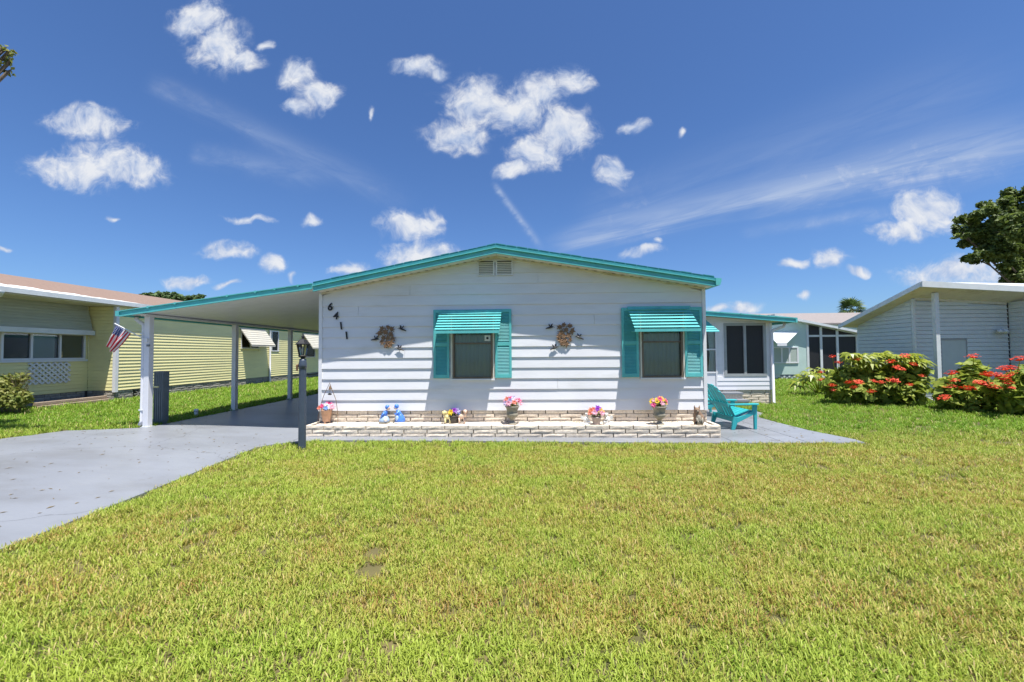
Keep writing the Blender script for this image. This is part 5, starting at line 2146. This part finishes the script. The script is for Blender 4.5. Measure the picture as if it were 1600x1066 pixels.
m_.hexa([(b0_.x - 4, FY + 7.01, zhi - .1), (b1_.x + 4, FY + 7.01, zhi - .1), (b1_.x + 4, FY + 11, zlo - .1), (b0_.x - 4, FY + 11, zlo - .1),
         (b0_.x - 4, FY + 7.01, zhi), (b1_.x + 4, FY + 7.01, zhi), (b1_.x + 4, FY + 11, zlo), (b0_.x - 4, FY + 11, zlo)])
m_.build('main_roof', GROOF, fh)
MB().box(b0_.x - 3.6, FY + 3.6, GR - .03, b1_.x + 3.6, FY + 10.8, zlo - .1).build('rear_wall', MINT, fh)
# window and awning
x0, x1 = FWp(1205, 555).x, FWp(1247, 555).x
z0, z1 = FWp(1226, 566).z, FWp(1226, 544).z
w_ = MB()
w_.box(x0, FY - .04, z0 - .06, x1, FY - .001, z0).box(x0, FY - .04, z1, x1, FY - .001, z1 + .06)
for px in (1205, 1221, 1233, 1246):
    xx = FWp(px, 555).x
    w_.box(xx - .04, FY - .038, z0, xx + .04, FY - .001, z1)
w_ = w_.build('window', TRIM, fh)
for pa_, pb2 in ((1205, 1221), (1221, 1233), (1233, 1246)):
    MB().box(FWp(pa_, 555).x + .04, FY - .02, z0, FWp(pb2, 555).x - .04, FY - .01, z1).build('pane', BLIND, w_)
zt2, zb2 = FWp(1240, 518).z, FWp(1230, 537, -1.0).z
for i in range(1):
    a = MB()
    a.hexa([(x0 - .3, FY - 1.0, zb2 - .02), (FWp(1229, 537, -1.0).x, FY - 1.0, zb2 - .02), (x1 + .05, FY - .01, zt2 - .04), (x0 - .3, FY - .01, zt2 - .04),
            (x0 - .3, FY - 1.0, zb2 + .03), (FWp(1229, 537, -1.0).x, FY - 1.0, zb2 + .03), (x1 + .05, FY - .01, zt2), (x0 - .3, FY - .01, zt2)])
    aw = a.build('awning', ALU, fh)
    MB().box(x0 - .3, FY - 1.03, zb2 - .12, FWp(1229, 537, -1.0).x, FY - 1.005, zb2 + .04).build('valance', TRIM, aw)


# ------------------------------------------------------------------ plants
def red_cluster(seed):
    r = random.Random(seed)
    mb = MB()
    for i in range(38):
        a = r.uniform(0, 6.28)
        q = math.sqrt(r.random())
        c = Vector((math.cos(a) * q, math.sin(a) * q, .45 * (1 - q * q) + r.uniform(-.2, .2)))
        for k in range(3):
            t = r.uniform(0, 6.28)
            d = Vector((math.cos(t), math.sin(t), r.uniform(-.1, .5))) * .26
            s = Vector((-math.sin(t), math.cos(t), 0)) * .12
            mb.add([c, c + d * .6 + s, c + d, c + d * .6 - s], [(0, 1, 2, 3)])
    mb.lathe((0, 0, -.12), [(.1, -.1), (.5, .0), (.55, .06), (.4, .2), (.1, .3)], 7)
    me = mb.mesh('flower_cluster')
    me.materials.append(REDF)
    return me


RC = [red_cluster(i) for i in range(4)]


def stemmy(t, base, tips, m, r0=.02):
    mb = MB()
    for p in tips:
        p = Vector(p)
        mid = (Vector(base) + p) / 2 + Vector((random.uniform(-.06, .06), random.uniform(-.06, .06), .05))
        mb.tube([base, mid, p], [r0, r0 * .7, r0 * .35], 6)
    mb.build('stem', m, t)


def flowering_shrub(label, base, blobs, flowers, n, size, seed, Yf, m=LEAFB, group=None):
    t = thing('flowering_shrub', label, 'shrub', base, group)
    cs = [b[0] for b in blobs]
    rs = [b[1] for b in blobs]
    V, Fc = leaf_cloud(cs, rs, n, size, aspect=.62, shell=.35, up=.9, jitter=.3)
    V[:, 2] = np.maximum(V[:, 2], base[2] + .01)
    stuff(link('foliage', npmesh('foliage', V, Fc, m), None, t))
    stemmy(t, base, [c for c in cs] + [Vector(c) + Vector((random.uniform(-.2, .2), random.uniform(-.2, .2), random.uniform(0, .2))) for c in cs], BARK)
    for i, (px, py, rpx, fy) in enumerate(flowers):
        fy -= .28
        p = W(px, py, fy)
        dep = p.y + CD
        s = rpx * 1.2 * dep / F
        link('flower_cluster', RC[i % 4], None, t, p, (random.uniform(-.5, .1), random.uniform(-.3, .3), random.uniform(0, 6)), (s, s, s))
    st = MB()
    for i, (px, py, rpx, fy) in enumerate(flowers):
        p = W(px, py, fy - .28)
        near = min(cs, key=lambda c: (Vector(c) - p).length)
        st.tube([p, (p + Vector(near)) / 2 + Vector((0, 0, -.03)), near], [.006, .008, .01], 5)
    st.build('flower_stem', LEAFB, t)
    return t


def blob(px, py, Y, rx, ry, rd=None):
    p = W(px, py, Y)
    k = (Y + CD) / F
    return (p, (rx * k, (rd if rd else rx * .9) * k, ry * k))


b1 = G(1375, 628, GR)
flowering_shrub('wide red-flowered shrub in front of the grey house wall left of its post', (b1.x, b1.y + .1, GR - .03),
                [blob(1310, 605, 4.1, 20, 19), blob(1340, 608, 3.95, 24, 20), blob(1375, 606, 3.9, 26, 22), blob(1412, 608, 3.8, 26, 22), blob(1325, 588, 4.2, 22, 14),
                 blob(1360, 585, 4.15, 24, 16), blob(1400, 585, 4.0, 26, 18), blob(1428, 590, 3.8, 18, 20)],
                [(1300.5, 558, 4.5, 4.0), (1338, 562, 5, 4.0), (1310, 567, 4, 4), (1415, 557, 5.5, 3.6), (1392, 566, 6, 3.6), (1403, 576, 6.5, 3.5), (1427, 570, 5, 3.4), (1327, 598, 4.5, 3.7),
                 (1342, 598, 5.5, 3.6), (1365, 596, 4, 3.6), (1377, 598, 4.5, 3.6), (1395, 595, 6.5, 3.5), (1300, 603, 5, 3.8), (1361, 613, 5.5, 3.5), (1335, 606, 5, 3.6), (1422, 602, 4.5, 3.3), (1282, 594, 4, 4.0),
                 (1283, 582, 3.5, 4), (1301, 610, 3.6, 3.8), (1441, 588, 4, 3.4)],
                2300, .125, 3, 3.7)
b2 = G(1508, 640, GR)
flowering_shrub('red-flowered shrub in front of the grey house door right of the porch post', (b2.x, b2.y + .15, GR - .03),
                [blob(1495, 622, 2.75, 24, 18), blob(1512, 625, 2.7, 26, 18), blob(1500, 604, 2.8, 24, 14), blob(1518, 598, 2.8, 20, 16), blob(1520, 580, 2.85, 14, 14), blob(1482, 616, 2.8, 14, 18), blob(1535, 612, 2.6, 18, 16), blob(1526, 585, 2.8, 14, 10)],
                [(1521, 558, 7, 2.7), (1487, 584, 7, 2.6), (1490, 595, 5.5, 2.5), (1484, 605, 6, 2.5), (1512, 608, 7, 2.4), (1475, 622, 6, 2.5), (1536, 600, 8, 2.4), (1544, 586, 7, 2.4), (1530, 598, 5, 2.4), (1552, 604, 6, 2.3)],
                1250, .13, 5, 2.5)
b3 = G(1590, 652, GR)
flowering_shrub('red-flowered shrub cut off by the right edge of the picture', (b3.x + .35, b3.y + .1, GR - .03),
                [blob(1590, 625, 1.95, 26, 20), blob(1575, 612, 2.0, 20, 16), blob(1600, 605, 1.95, 26, 18), blob(1620, 625, 1.9, 30, 24), blob(1585, 598, 2.0, 18, 12), blob(1612, 590, 1.9, 22, 16)],
                [(1594, 562, 8, 1.9), (1570, 577, 7, 1.9), (1580, 576, 7, 1.85), (1560, 587, 6.5, 1.8), (1566, 592, 7, 1.75), (1577, 587, 7, 1.8), (1555, 606, 6, 1.75), (1574, 599, 6, 1.75), (1580, 606, 4, 1.7)],
                1250, .13, 6, 1.8)


def palmate_leaf(seed):
    """large leaf cut into fingers"""
    r = random.Random(seed)
    mb = MB()
    n = 9
    for i in range(n):
        a = -1.9 + 3.8 * i / (n - 1)
        L = (1.0 - .25 * abs(a) / 1.9) * r.uniform(.85, 1.1)
        d = Vector((math.cos(a), math.sin(a), 0))
        s = Vector((-d.y, d.x, 0)) * .11
        tip = d * L + Vector((0, 0, -.35 * L * L))
        mid = d * L * .55 + Vector((0, 0, .06))
        mb.add([(0, 0, 0), mid + s + Vector((0, 0, -.03)), tip, mid - s + Vector((0, 0, -.03))], [(0, 1, 2, 3)])
    me = mb.mesh('leaf')
    me.materials.append(LEAFP)
    return me


PL = [palmate_leaf(i) for i in range(4)]


def philodendron(label, base, leaves, size):
    t = thing('split_leaf_plant', label, 'plant', base)
    st = MB()
    for i, (px, py, Y) in enumerate(leaves):
        p = W(px, py, Y)
        d = p - Vector(base)
        az = math.atan2(d.y - .3, d.x + random.uniform(-.3, .3))
        s = size * random.uniform(.8, 1.2)
        link('leaf', PL[i % 4], None, t, p, (random.uniform(-.35, .35), random.uniform(-.1, .5), az), (s, s, s))
        st.tube([base, Vector(base) + d * .5 + Vector((0, 0, .12)), p], [.016, .012, .008], 6)
    st.build('stem', LEAFP, t)


bp_ = G(1370, 624, GR)
lv = []
r = random.Random(4)
for i in range(44):
    px = r.uniform(1322, 1440)
    top = 549 + 5 * abs(math.sin(px * .05)) + max(0, (px - 1428)) * .9
    lv.append((px, top + r.uniform(0, 17), r.uniform(3.75, 4.2) if px < 1400 else r.uniform(3.6, 3.9)))
philodendron('bright green split-leaf plant rising behind the wide red-flowered shrub', (W(1375, 600, 4.1).x, 4.1, GR - .03), lv, .34)
bq = G(1281, 617, GR)
lv = [(1262, 581, bq.y), (1272, 577, bq.y + .2), (1285, 576, bq.y), (1295, 578, bq.y - .1), (1255, 588, bq.y - .1), (1249, 596, bq.y), (1268, 585, bq.y - .3), (1300, 584, bq.y + .2), (1278, 583, bq.y + .4), (1245, 602, bq.y), (1290, 588, bq.y - .3), (1258, 592, bq.y - .2), (1275, 590, bq.y - .3), (1293, 596, bq.y)]
philodendron('small drooping split-leaf plant standing alone at the left end of the red-flowered shrubs', (bq.x, bq.y, GR - .03), lv, .38)

# shrub by the yellow house
bl_ = G(10, 643)
t = thing('garden_shrub', 'green twiggy shrub at the left edge in front of the yellow house', 'shrub', (bl_.x + .1, bl_.y - .2, -.03))
blobs = [blob(a_, b_, y_ - .55, c_, d_) for a_, b_, y_, c_, d_ in ((0, 622, 2.3, 32, 18), (14, 615, 2.3, 24, 18), (-20, 610, 2.3, 30, 26), (8, 598, 2.4, 22, 14), (22, 626, 2.2, 22, 14), (30, 590, 2.5, 14, 9), (38, 620, 2.2, 10, 12))]
V, Fc = leaf_cloud([b[0] for b in blobs], [b[1] for b in blobs], 3200, .05, shell=.3, up=.8)
V[:, 2] = np.maximum(V[:, 2], -.02)
stuff(link('foliage', npmesh('foliage', V, Fc, LEAFY), None, t))
tw = MB()
for i in range(26):
    a = Vector((bl_.x + random.uniform(-.2, .6), bl_.y - .2, -.03))
    p = W(random.uniform(5, 52), random.uniform(577, 612), 1.9 + random.uniform(-.3, .2))
    tw.tube([a, (a + p) / 2 + Vector((random.uniform(-.1, .1), 0, .05)), p], [.012, .008, .003], 5)
tw.build('twig', mat('dry_twig', (.34, .24, .15), .9, .3, 20), t)


def tree(name, label, base, trunk_h, crown_blobs, n, leaf, m, r0=.25, group=None, limbs=9, shell=.45):
    t = thing(name, label, 'tree', base, group)
    bx, by, bz = base
    mb = MB()
    top = Vector((bx + .2, by, bz + trunk_h))
    mb.tube([(bx, by, bz - .1), (bx + .05, by, bz + trunk_h * .5), top], [r0 * 1.2, r0 * .9, r0 * .7], 10)
    mb.build('trunk', BARK, t, True)
    lb = MB()
    for i, (c, rr) in enumerate(crown_blobs):
        if i >= limbs:
            break
        c = Vector(c)
        mid = (top + c) / 2 + Vector((random.uniform(-.3, .3), random.uniform(-.3, .3), random.uniform(-.1, .4)))
        lb.tube([top, mid, c], [r0 * .5, r0 * .32, r0 * .12], 6)
        for k in range(3):
            e = c + Vector((random.uniform(-1, 1) * rr[0], random.uniform(-1, 1) * rr[1], random.uniform(-.6, .9) * rr[2])) * .7
            lb.tube([mid * .3 + c * .7, (c + e) / 2, e], [r0 * .16, r0 * .1, r0 * .04], 5)
    lb.build('limb', BARK, t, True)
    # clumps of leaves on the lobes
    cs, rs = [], []
    for c, rr in crown_blobs:
        for k in range(16):
            d = rng.normal(size=3)
            d /= np.linalg.norm(d)
            cs.append(np.array(c) + d * np.array(rr) * rng.uniform(.45, .98))
            rs.append(np.array(rr) * rng.uniform(.16, .42))
    V, Fc = leaf_cloud(cs, rs, n, leaf, aspect=.55, shell=shell, up=.5)
    stuff(link('crown', npmesh('crown', V, Fc, m), None, t))


# big tree behind the grey house
TY = 17.0
cb = [blob(1535, 375, TY, 34, 22), blob(1510, 350, TY, 18, 16), blob(1545, 335, TY - .5, 26, 20), blob(1580, 320, TY, 24, 24), blob(1600, 360, TY, 40, 36), blob(1530, 400, TY - .6, 22, 11), blob(1590, 405, TY, 26, 30),
      blob(1620, 310, TY, 34, 30), blob(1640, 380, TY, 40, 40), blob(1560, 395, TY - .8, 26, 16), blob(1505, 365, TY - .3, 14, 10), blob(1575, 360, TY - 1.5, 34, 28), blob(1605, 425, TY, 22, 22), blob(1665, 340, TY, 40, 40), blob(1595, 440, TY, 24, 22), blob(1580, 420, TY - .5, 14, 18), blob(1630, 440, TY, 40, 40)]
p = W(1650, 500, TY)
tree('oak_tree', 'large dark green tree rising behind the grey house at the right edge', (p.x, TY, GR - .03), 2.8, cb, 46000, .125, LEAFD, .2, limbs=14, shell=.15)
# tree whose branch tip enters at the top left
TLY = -1.5
cb = [blob(-4, 92, TLY, 16, 14), blob(13, 111, TLY, 9, 8), blob(12, 84, TLY, 10, 7), blob(17, 97, TLY, 8, 7), blob(2, 74, TLY, 12, 6), blob(-40, 70, TLY, 26, 20), blob(-110, 90, TLY - .3, 60, 50), blob(-130, 10, TLY, 70, 50), blob(-200, 110, TLY, 70, 60)]
p = W(-230, 300, TLY)
tree('shade_tree', 'leafy branch tip of a tree reaching in at the top left corner', (p.x, TLY, -.03), 3.4, cb, 9000, .042, LEAFY, .14, limbs=9, shell=.2)
# far trees over the yellow roof
for i, (px, w_, h_, lab) in enumerate(((243, 14, 7, 'leftmost of three small far treetops above the yellow house roof'), (268, 15, 7, 'middle one of three small far treetops above the yellow house roof'), (303, 13, 5, 'rightmost of three small far treetops above the yellow house roof, next to the carport roof'))):
    yy = 46 + i * 2
    top = 456 + (4 if i == 2 else 0)
    cb = [blob(px, top + h_, yy, w_, h_), blob(px - w_ * .6, top + h_ * 1.5, yy, w_ * .7, h_), blob(px + w_ * .6, top + h_ * 1.6, yy, w_ * .7, h_), blob(px, top + h_ * 2.6, yy, w_ * 1.2, h_ * 1.3)]
    p = W(px, 540, yy)
    tree('far_tree', lab, (p.x, yy, -.03), 4.5, cb, 2600, .24, LEAFF, .3, 'far trees beyond the yellow house', 4)

# fan palm
PY = 40.0
p = W(1330, 478, PY)
t = thing('fan_palm', 'fan palm crown rising above the grey roofs between the mint and the grey house', 'palm tree', (p.x, PY, GR - .03))
MB().tube([(p.x, PY, GR - .03), (p.x + .05, PY, p.z * .5), (p.x, PY, p.z - .5)], [.22, .19, .2], 10).build('trunk', BARK, t, True)
def fan(seed):
    r = random.Random(seed)
    mb = MB()
    n = 13
    for i in range(n):
        a = -1.7 + 3.4 * i / (n - 1)
        L = r.uniform(.85, 1.05)
        d = Vector((math.cos(a), math.sin(a), 0))
        s = Vector((-d.y, d.x, 0)) * .06
        mb.add([(0, 0, 0), d * L * .6 + s + Vector((0, 0, .05)), d * L + Vector((0, 0, -.12)), d * L * .6 - s + Vector((0, 0, .05))], [(0, 1, 2, 3)])
    me = mb.mesh('frond')
    me.materials.append(PALM)
    return me


FN = [fan(i) for i in range(3)]
stp = MB()
for i in range(20):
    az = i * 2.4
    el = random.uniform(-.5, 1.35)
    d = Vector((math.cos(az) * math.cos(el), math.sin(az) * math.cos(el), math.sin(el)))
    o = Vector((p.x, PY, p.z - .45))
    e = o + d * .55
    stp.tube([o, e], [.03, .015], 5)
    rot = d.to_track_quat('X', 'Z').to_euler()
    s = random.uniform(1.0, 1.35)
    link('frond', FN[i % 3], None, t, e, (rot[0] + random.uniform(-.5, .5), rot[1] + .15, rot[2]), (s, s, s))
stp.build('petiole', PALM, t)


# ------------------------------------------------------------------ grass
def grass_material():
    m = bpy.data.materials.new('grass_blade')
    m.use_nodes = True
    N, L = m.node_tree.nodes, m.node_tree.links
    b = N['Principled BSDF']
    geo = N.new('ShaderNodeNewGeometry')

    def noise(scale, detail=4, stretch=(1, 1, 1)):
        mp = N.new('ShaderNodeMapping')
        mp.inputs['Scale'].default_value = stretch
        L.new(geo.outputs['Position'], mp.inputs[0])
        n = N.new('ShaderNodeTexNoise')
        n.inputs['Scale'].default_value = scale
        n.inputs['Detail'].default_value = detail
        L.new(mp.outputs[0], n.inputs['Vector'])
        return n.outputs[0]

    def rng_(v, a, bb, c=0, d=1):
        r = N.new('ShaderNodeMapRange')
        r.inputs[1].default_value = a
        r.inputs[2].default_value = bb
        r.inputs[3].default_value = c
        r.inputs[4].default_value = d
        L.new(v, r.inputs[0])
        return r.outputs[0]

    def mix(f, a, bb):
        n = N.new('ShaderNodeMix')
        n.data_type = 'RGBA'
        if isinstance(f, float):
            n.inputs[0].default_value = f
        else:
            L.new(f, n.inputs[0])
        for i, v in ((6, a), (7, bb)):
            if isinstance(v, tuple):
                n.inputs[i].default_value = (*v, 1)
            else:
                L.new(v, n.inputs[i])
        return n.outputs[2]

    def add(a, bb):
        n = N.new('ShaderNodeMath')
        n.operation = 'ADD'
        n.use_clamp = True
        for i, v in enumerate((a, bb)):
            if isinstance(v, float):
                n.inputs[i].default_value = v
            else:
                L.new(v, n.inputs[i])
        return n.outputs[0]
    at = N.new('ShaderNodeAttribute')
    at.attribute_name = 'tone'
    tone = at.outputs['Fac']
    sx = N.new('ShaderNodeSeparateXYZ')
    L.new(geo.outputs['Position'], sx.inputs[0])
    green = mix(rng_(noise(1.1), .35, .65), (.17, .30, .022), (.31, .39, .04))
    green = mix(rng_(tone, 0, .6), green, (.43, .51, .085))
    # sun-burnt patches and spots; long bands also paint in the mowing stripes' light and shade
    band = noise(.6, 4, (.16, 2.2, 1))
    spots = noise(2.3, 5)
    right = rng_(sx.outputs[0], -3.5, 3.5, 0, .10)
    fld = N.new('ShaderNodeMath')
    fld.operation = 'MULTIPLY_ADD'
    L.new(band, fld.inputs[0])
    fld.inputs[1].default_value = .55
    m2 = N.new('ShaderNodeMath')
    m2.operation = 'MULTIPLY'
    L.new(spots, m2.inputs[0])
    m2.inputs[1].default_value = .45
    L.new(m2.outputs[0], fld.inputs[2])
    yv = sx.outputs[1]
    front = rng_(yv, .5, -1.4, 0, 1)      # the side yards are greener than the front lawn
    fsum = add(fld.outputs[0], right)
    dry = rng_(fsum, .47, .62)
    dm = N.new('ShaderNodeMath')
    dm.operation = 'MULTIPLY'
    L.new(dry, dm.inputs[0])
    L.new(front, dm.inputs[1])
    straw = mix(rng_(noise(6), .4, .6), (.60, .46, .16), (.46, .25, .09))
    pick = N.new('ShaderNodeMath')
    pick.operation = 'MULTIPLY'
    L.new(dm.outputs[0], pick.inputs[0])
    L.new(rng_(tone, .25, .9), pick.inputs[1])
    lush = mix(rng_(noise(1.7), .35, .65), (.10, .25, .012), (.20, .36, .025))
    green = mix(front, mix(rng_(tone, .2, 1.0), lush, (.34, .46, .06)), green)
    col = mix(pick.outputs[0], green, straw)
    dead = rng_(tone, .93, .95)
    col = mix(dead, col, (.60, .48, .22))
    L.new(col, b.inputs['Base Color'])
    b.inputs['Roughness'].default_value = .55
    b.inputs['Specular IOR Level'].default_value = .3
    tl = N.new('ShaderNodeBsdfTranslucent')
    L.new(col, tl.inputs[0])
    ms = N.new('ShaderNodeMixShader')
    ms.inputs[0].default_value = .35
    L.new(b.outputs[0], ms.inputs[1])
    L.new(tl.outputs[0], ms.inputs[2])
    L.new(ms.outputs[0], N['Material Output'].inputs[0])
    return m


GRASS = grass_material()


def tuft(seed, blades, rad, h, w):
    g = np.random.default_rng(seed)
    V, Fq, T = [], [], []
    for i in range(blades):
        a = g.uniform(0, 6.28)
        rr = rad * math.sqrt(g.random())
        bx, by = math.cos(a) * rr, math.sin(a) * rr
        az = g.uniform(0, 6.28)
        L = h * g.uniform(.55, 1.25)
        lean = g.uniform(.25, 1.15)
        tone = g.random()
        d = np.array([math.cos(az), math.sin(az)])
        s = np.array([-d[1], d[0]])
        ww = w * g.uniform(.7, 1.2)
        o = len(V)
        ang_ = lean * .4
        px, pz = 0.0, 0.0
        for k, (seg, wf) in enumerate(((0, .8), (.4, 1.0), (.35, .8), (.25, .08))):
            if k:
                px += math.sin(ang_) * seg * L
                pz += math.cos(ang_) * seg * L
                ang_ += lean * .6
            for q in (-1, 1):
                V.append((bx + d[0] * px + s[0] * ww * wf * q / 2, by + d[1] * px + s[1] * ww * wf * q / 2, pz))
                T.append(tone)
        for k in range(3):
            Fq.append((o + 2 * k, o + 2 * k + 1, o + 2 * k + 3, o + 2 * k + 2))
    return npmesh('grass_tuft', np.array(V), np.array(Fq), GRASS, np.array(T))


def lawn():
    col = bpy.data.collections.new('grass_tufts')
    for i in range(6):
        o = bpy.data.objects.new('grass_tuft', tuft(i, 18, .055, .06, .0062))
        col.objects.link(o)
    g = np.random.default_rng(5)
    pts, scl = [], []
    solids = [DRIVE, [(-3.7, -.95), (-3.25, -.80), (0, -.82), (3.2, -.88), (5.80, -.86), (5.86, -.62), (5.64, .2), (5.58, 1.2), (5.59, 1.7), (6.02, 2.3), (6.07, 2.9), (5.0, 4.0), (7.4, 4.1), (7.4, 11), (3.6, 14), (-3.7, 14)],
              [(NX - .02, NY), (NX - .02, 30), (NA - 6, 30), (NA - 6, NY)], [(NA, -1), (NA, NY), (-20, NY), (-20, -1)],
              [(NA - .1, 2.8), (NA + .55, 2.8), (NA + .55, NY + .2), (NA - .1, NY + .2)],
              [(SX0, SY0), (22, SY0), (22, DY1), (SX0, DY1)], [(-3.7, -.5), (3.7, -.5), (3.7, 0), (-3.7, 0)]]
    cosr = []
    bare = [(W_ := G(585, 862, gz(0)), .10), (G(575, 888, gz(0)), .13)]

    def zone(x0, x1, y0, y1, dens, s0, s1, dmin, dmax):
        n = int((x1 - x0) * (y1 - y0) * dens)
        X = g.uniform(x0, x1, n)
        Y = g.uniform(y0, y1, n)
        D = np.hypot(X - CX, Y + CD)
        rx = (X - CX) * RT[0] + (Y + CD) * RT[1]
        rz = (X - CX) * FW[0] + (Y + CD) * FW[1]
        keep = (D >= dmin) & (D < dmax) & (np.abs(rx) < np.maximum(rz, 0) * 1.45 + 3.2)
        for x, y in zip(X[keep], Y[keep]):
            if any(inpoly(x, y, q) for q in solids):
                continue
            if any((x - b[0].x) ** 2 + (y - b[0].y) ** 2 < b[1] ** 2 * g.uniform(.4, 1.2) for b in bare):
                continue
            pts.append((x, y, gz(x) - .034))
            scl.append(g.uniform(s0, s1))
    zone(-7, 7, -8.2, -1, 780, .72, 1.0, 0, 3.6)
    zone(-11, 11, -7.5, 4, 520, .8, 1.1, 3.6, 6.4)
    zone(-14, 16, -6.5, 8, 260, .9, 1.25, 6.4, 10)
    zone(-18, 22, -5, 20, 90, 1.2, 1.7, 10, 16)
    zone(-30, 34, -4, 30, 34, 1.7, 2.4, 16, 34)
    me = bpy.data.meshes.new('lawn_grass')
    me.vertices.add(len(pts))
    me.vertices.foreach_set('co', np.array(pts, dtype=np.float32).ravel())
    a = me.attributes.new('size', 'FLOAT', 'POINT')
    a.data.foreach_set('value', np.array(scl, dtype=np.float32))
    ob = link('lawn_grass', me, GRASS)
    ng = bpy.data.node_groups.new('scatter_grass', 'GeometryNodeTree')
    ng.interface.new_socket('Geometry', in_out='INPUT', socket_type='NodeSocketGeometry')
    ng.interface.new_socket('Geometry', in_out='OUTPUT', socket_type='NodeSocketGeometry')
    N, L = ng.nodes, ng.links
    gi = N.new('NodeGroupInput')
    go = N.new('NodeGroupOutput')
    ci = N.new('GeometryNodeCollectionInfo')
    ci.inputs['Collection'].default_value = col
    ci.inputs['Separate Children'].default_value = True
    ci.inputs['Reset Children'].default_value = True
    io = N.new('GeometryNodeInstanceOnPoints')
    io.inputs['Pick Instance'].default_value = True
    ri = N.new('FunctionNodeRandomValue')
    ri.data_type = 'INT'
    ri.inputs[4].default_value = 0
    ri.inputs[5].default_value = 5
    rv = N.new('FunctionNodeRandomValue')
    rv.data_type = 'FLOAT_VECTOR'
    rv.inputs[0].default_value = (-.12, -.12, 0)
    rv.inputs[1].default_value = (.12, .12, 6.283)
    na = N.new('GeometryNodeInputNamedAttribute')
    na.data_type = 'FLOAT'
    na.inputs[0].default_value = 'size'
    L.new(gi.outputs[0], io.inputs['Points'])
    L.new(ci.outputs[0], io.inputs['Instance'])
    L.new(ri.outputs[2], io.inputs['Instance Index'])
    L.new(rv.outputs[0], io.inputs['Rotation'])
    L.new(na.outputs[0], io.inputs['Scale'])
    L.new(io.outputs[0], go.inputs[0])
    md = ob.modifiers.new('scatter', 'NODES')
    md.node_group = ng
    stuff(ob)
    ob['label'] = 'sunlit mown lawn of green and straw-coloured grass blades'
    ob['category'] = 'grass'
    print('tufts', len(pts))


lawn()
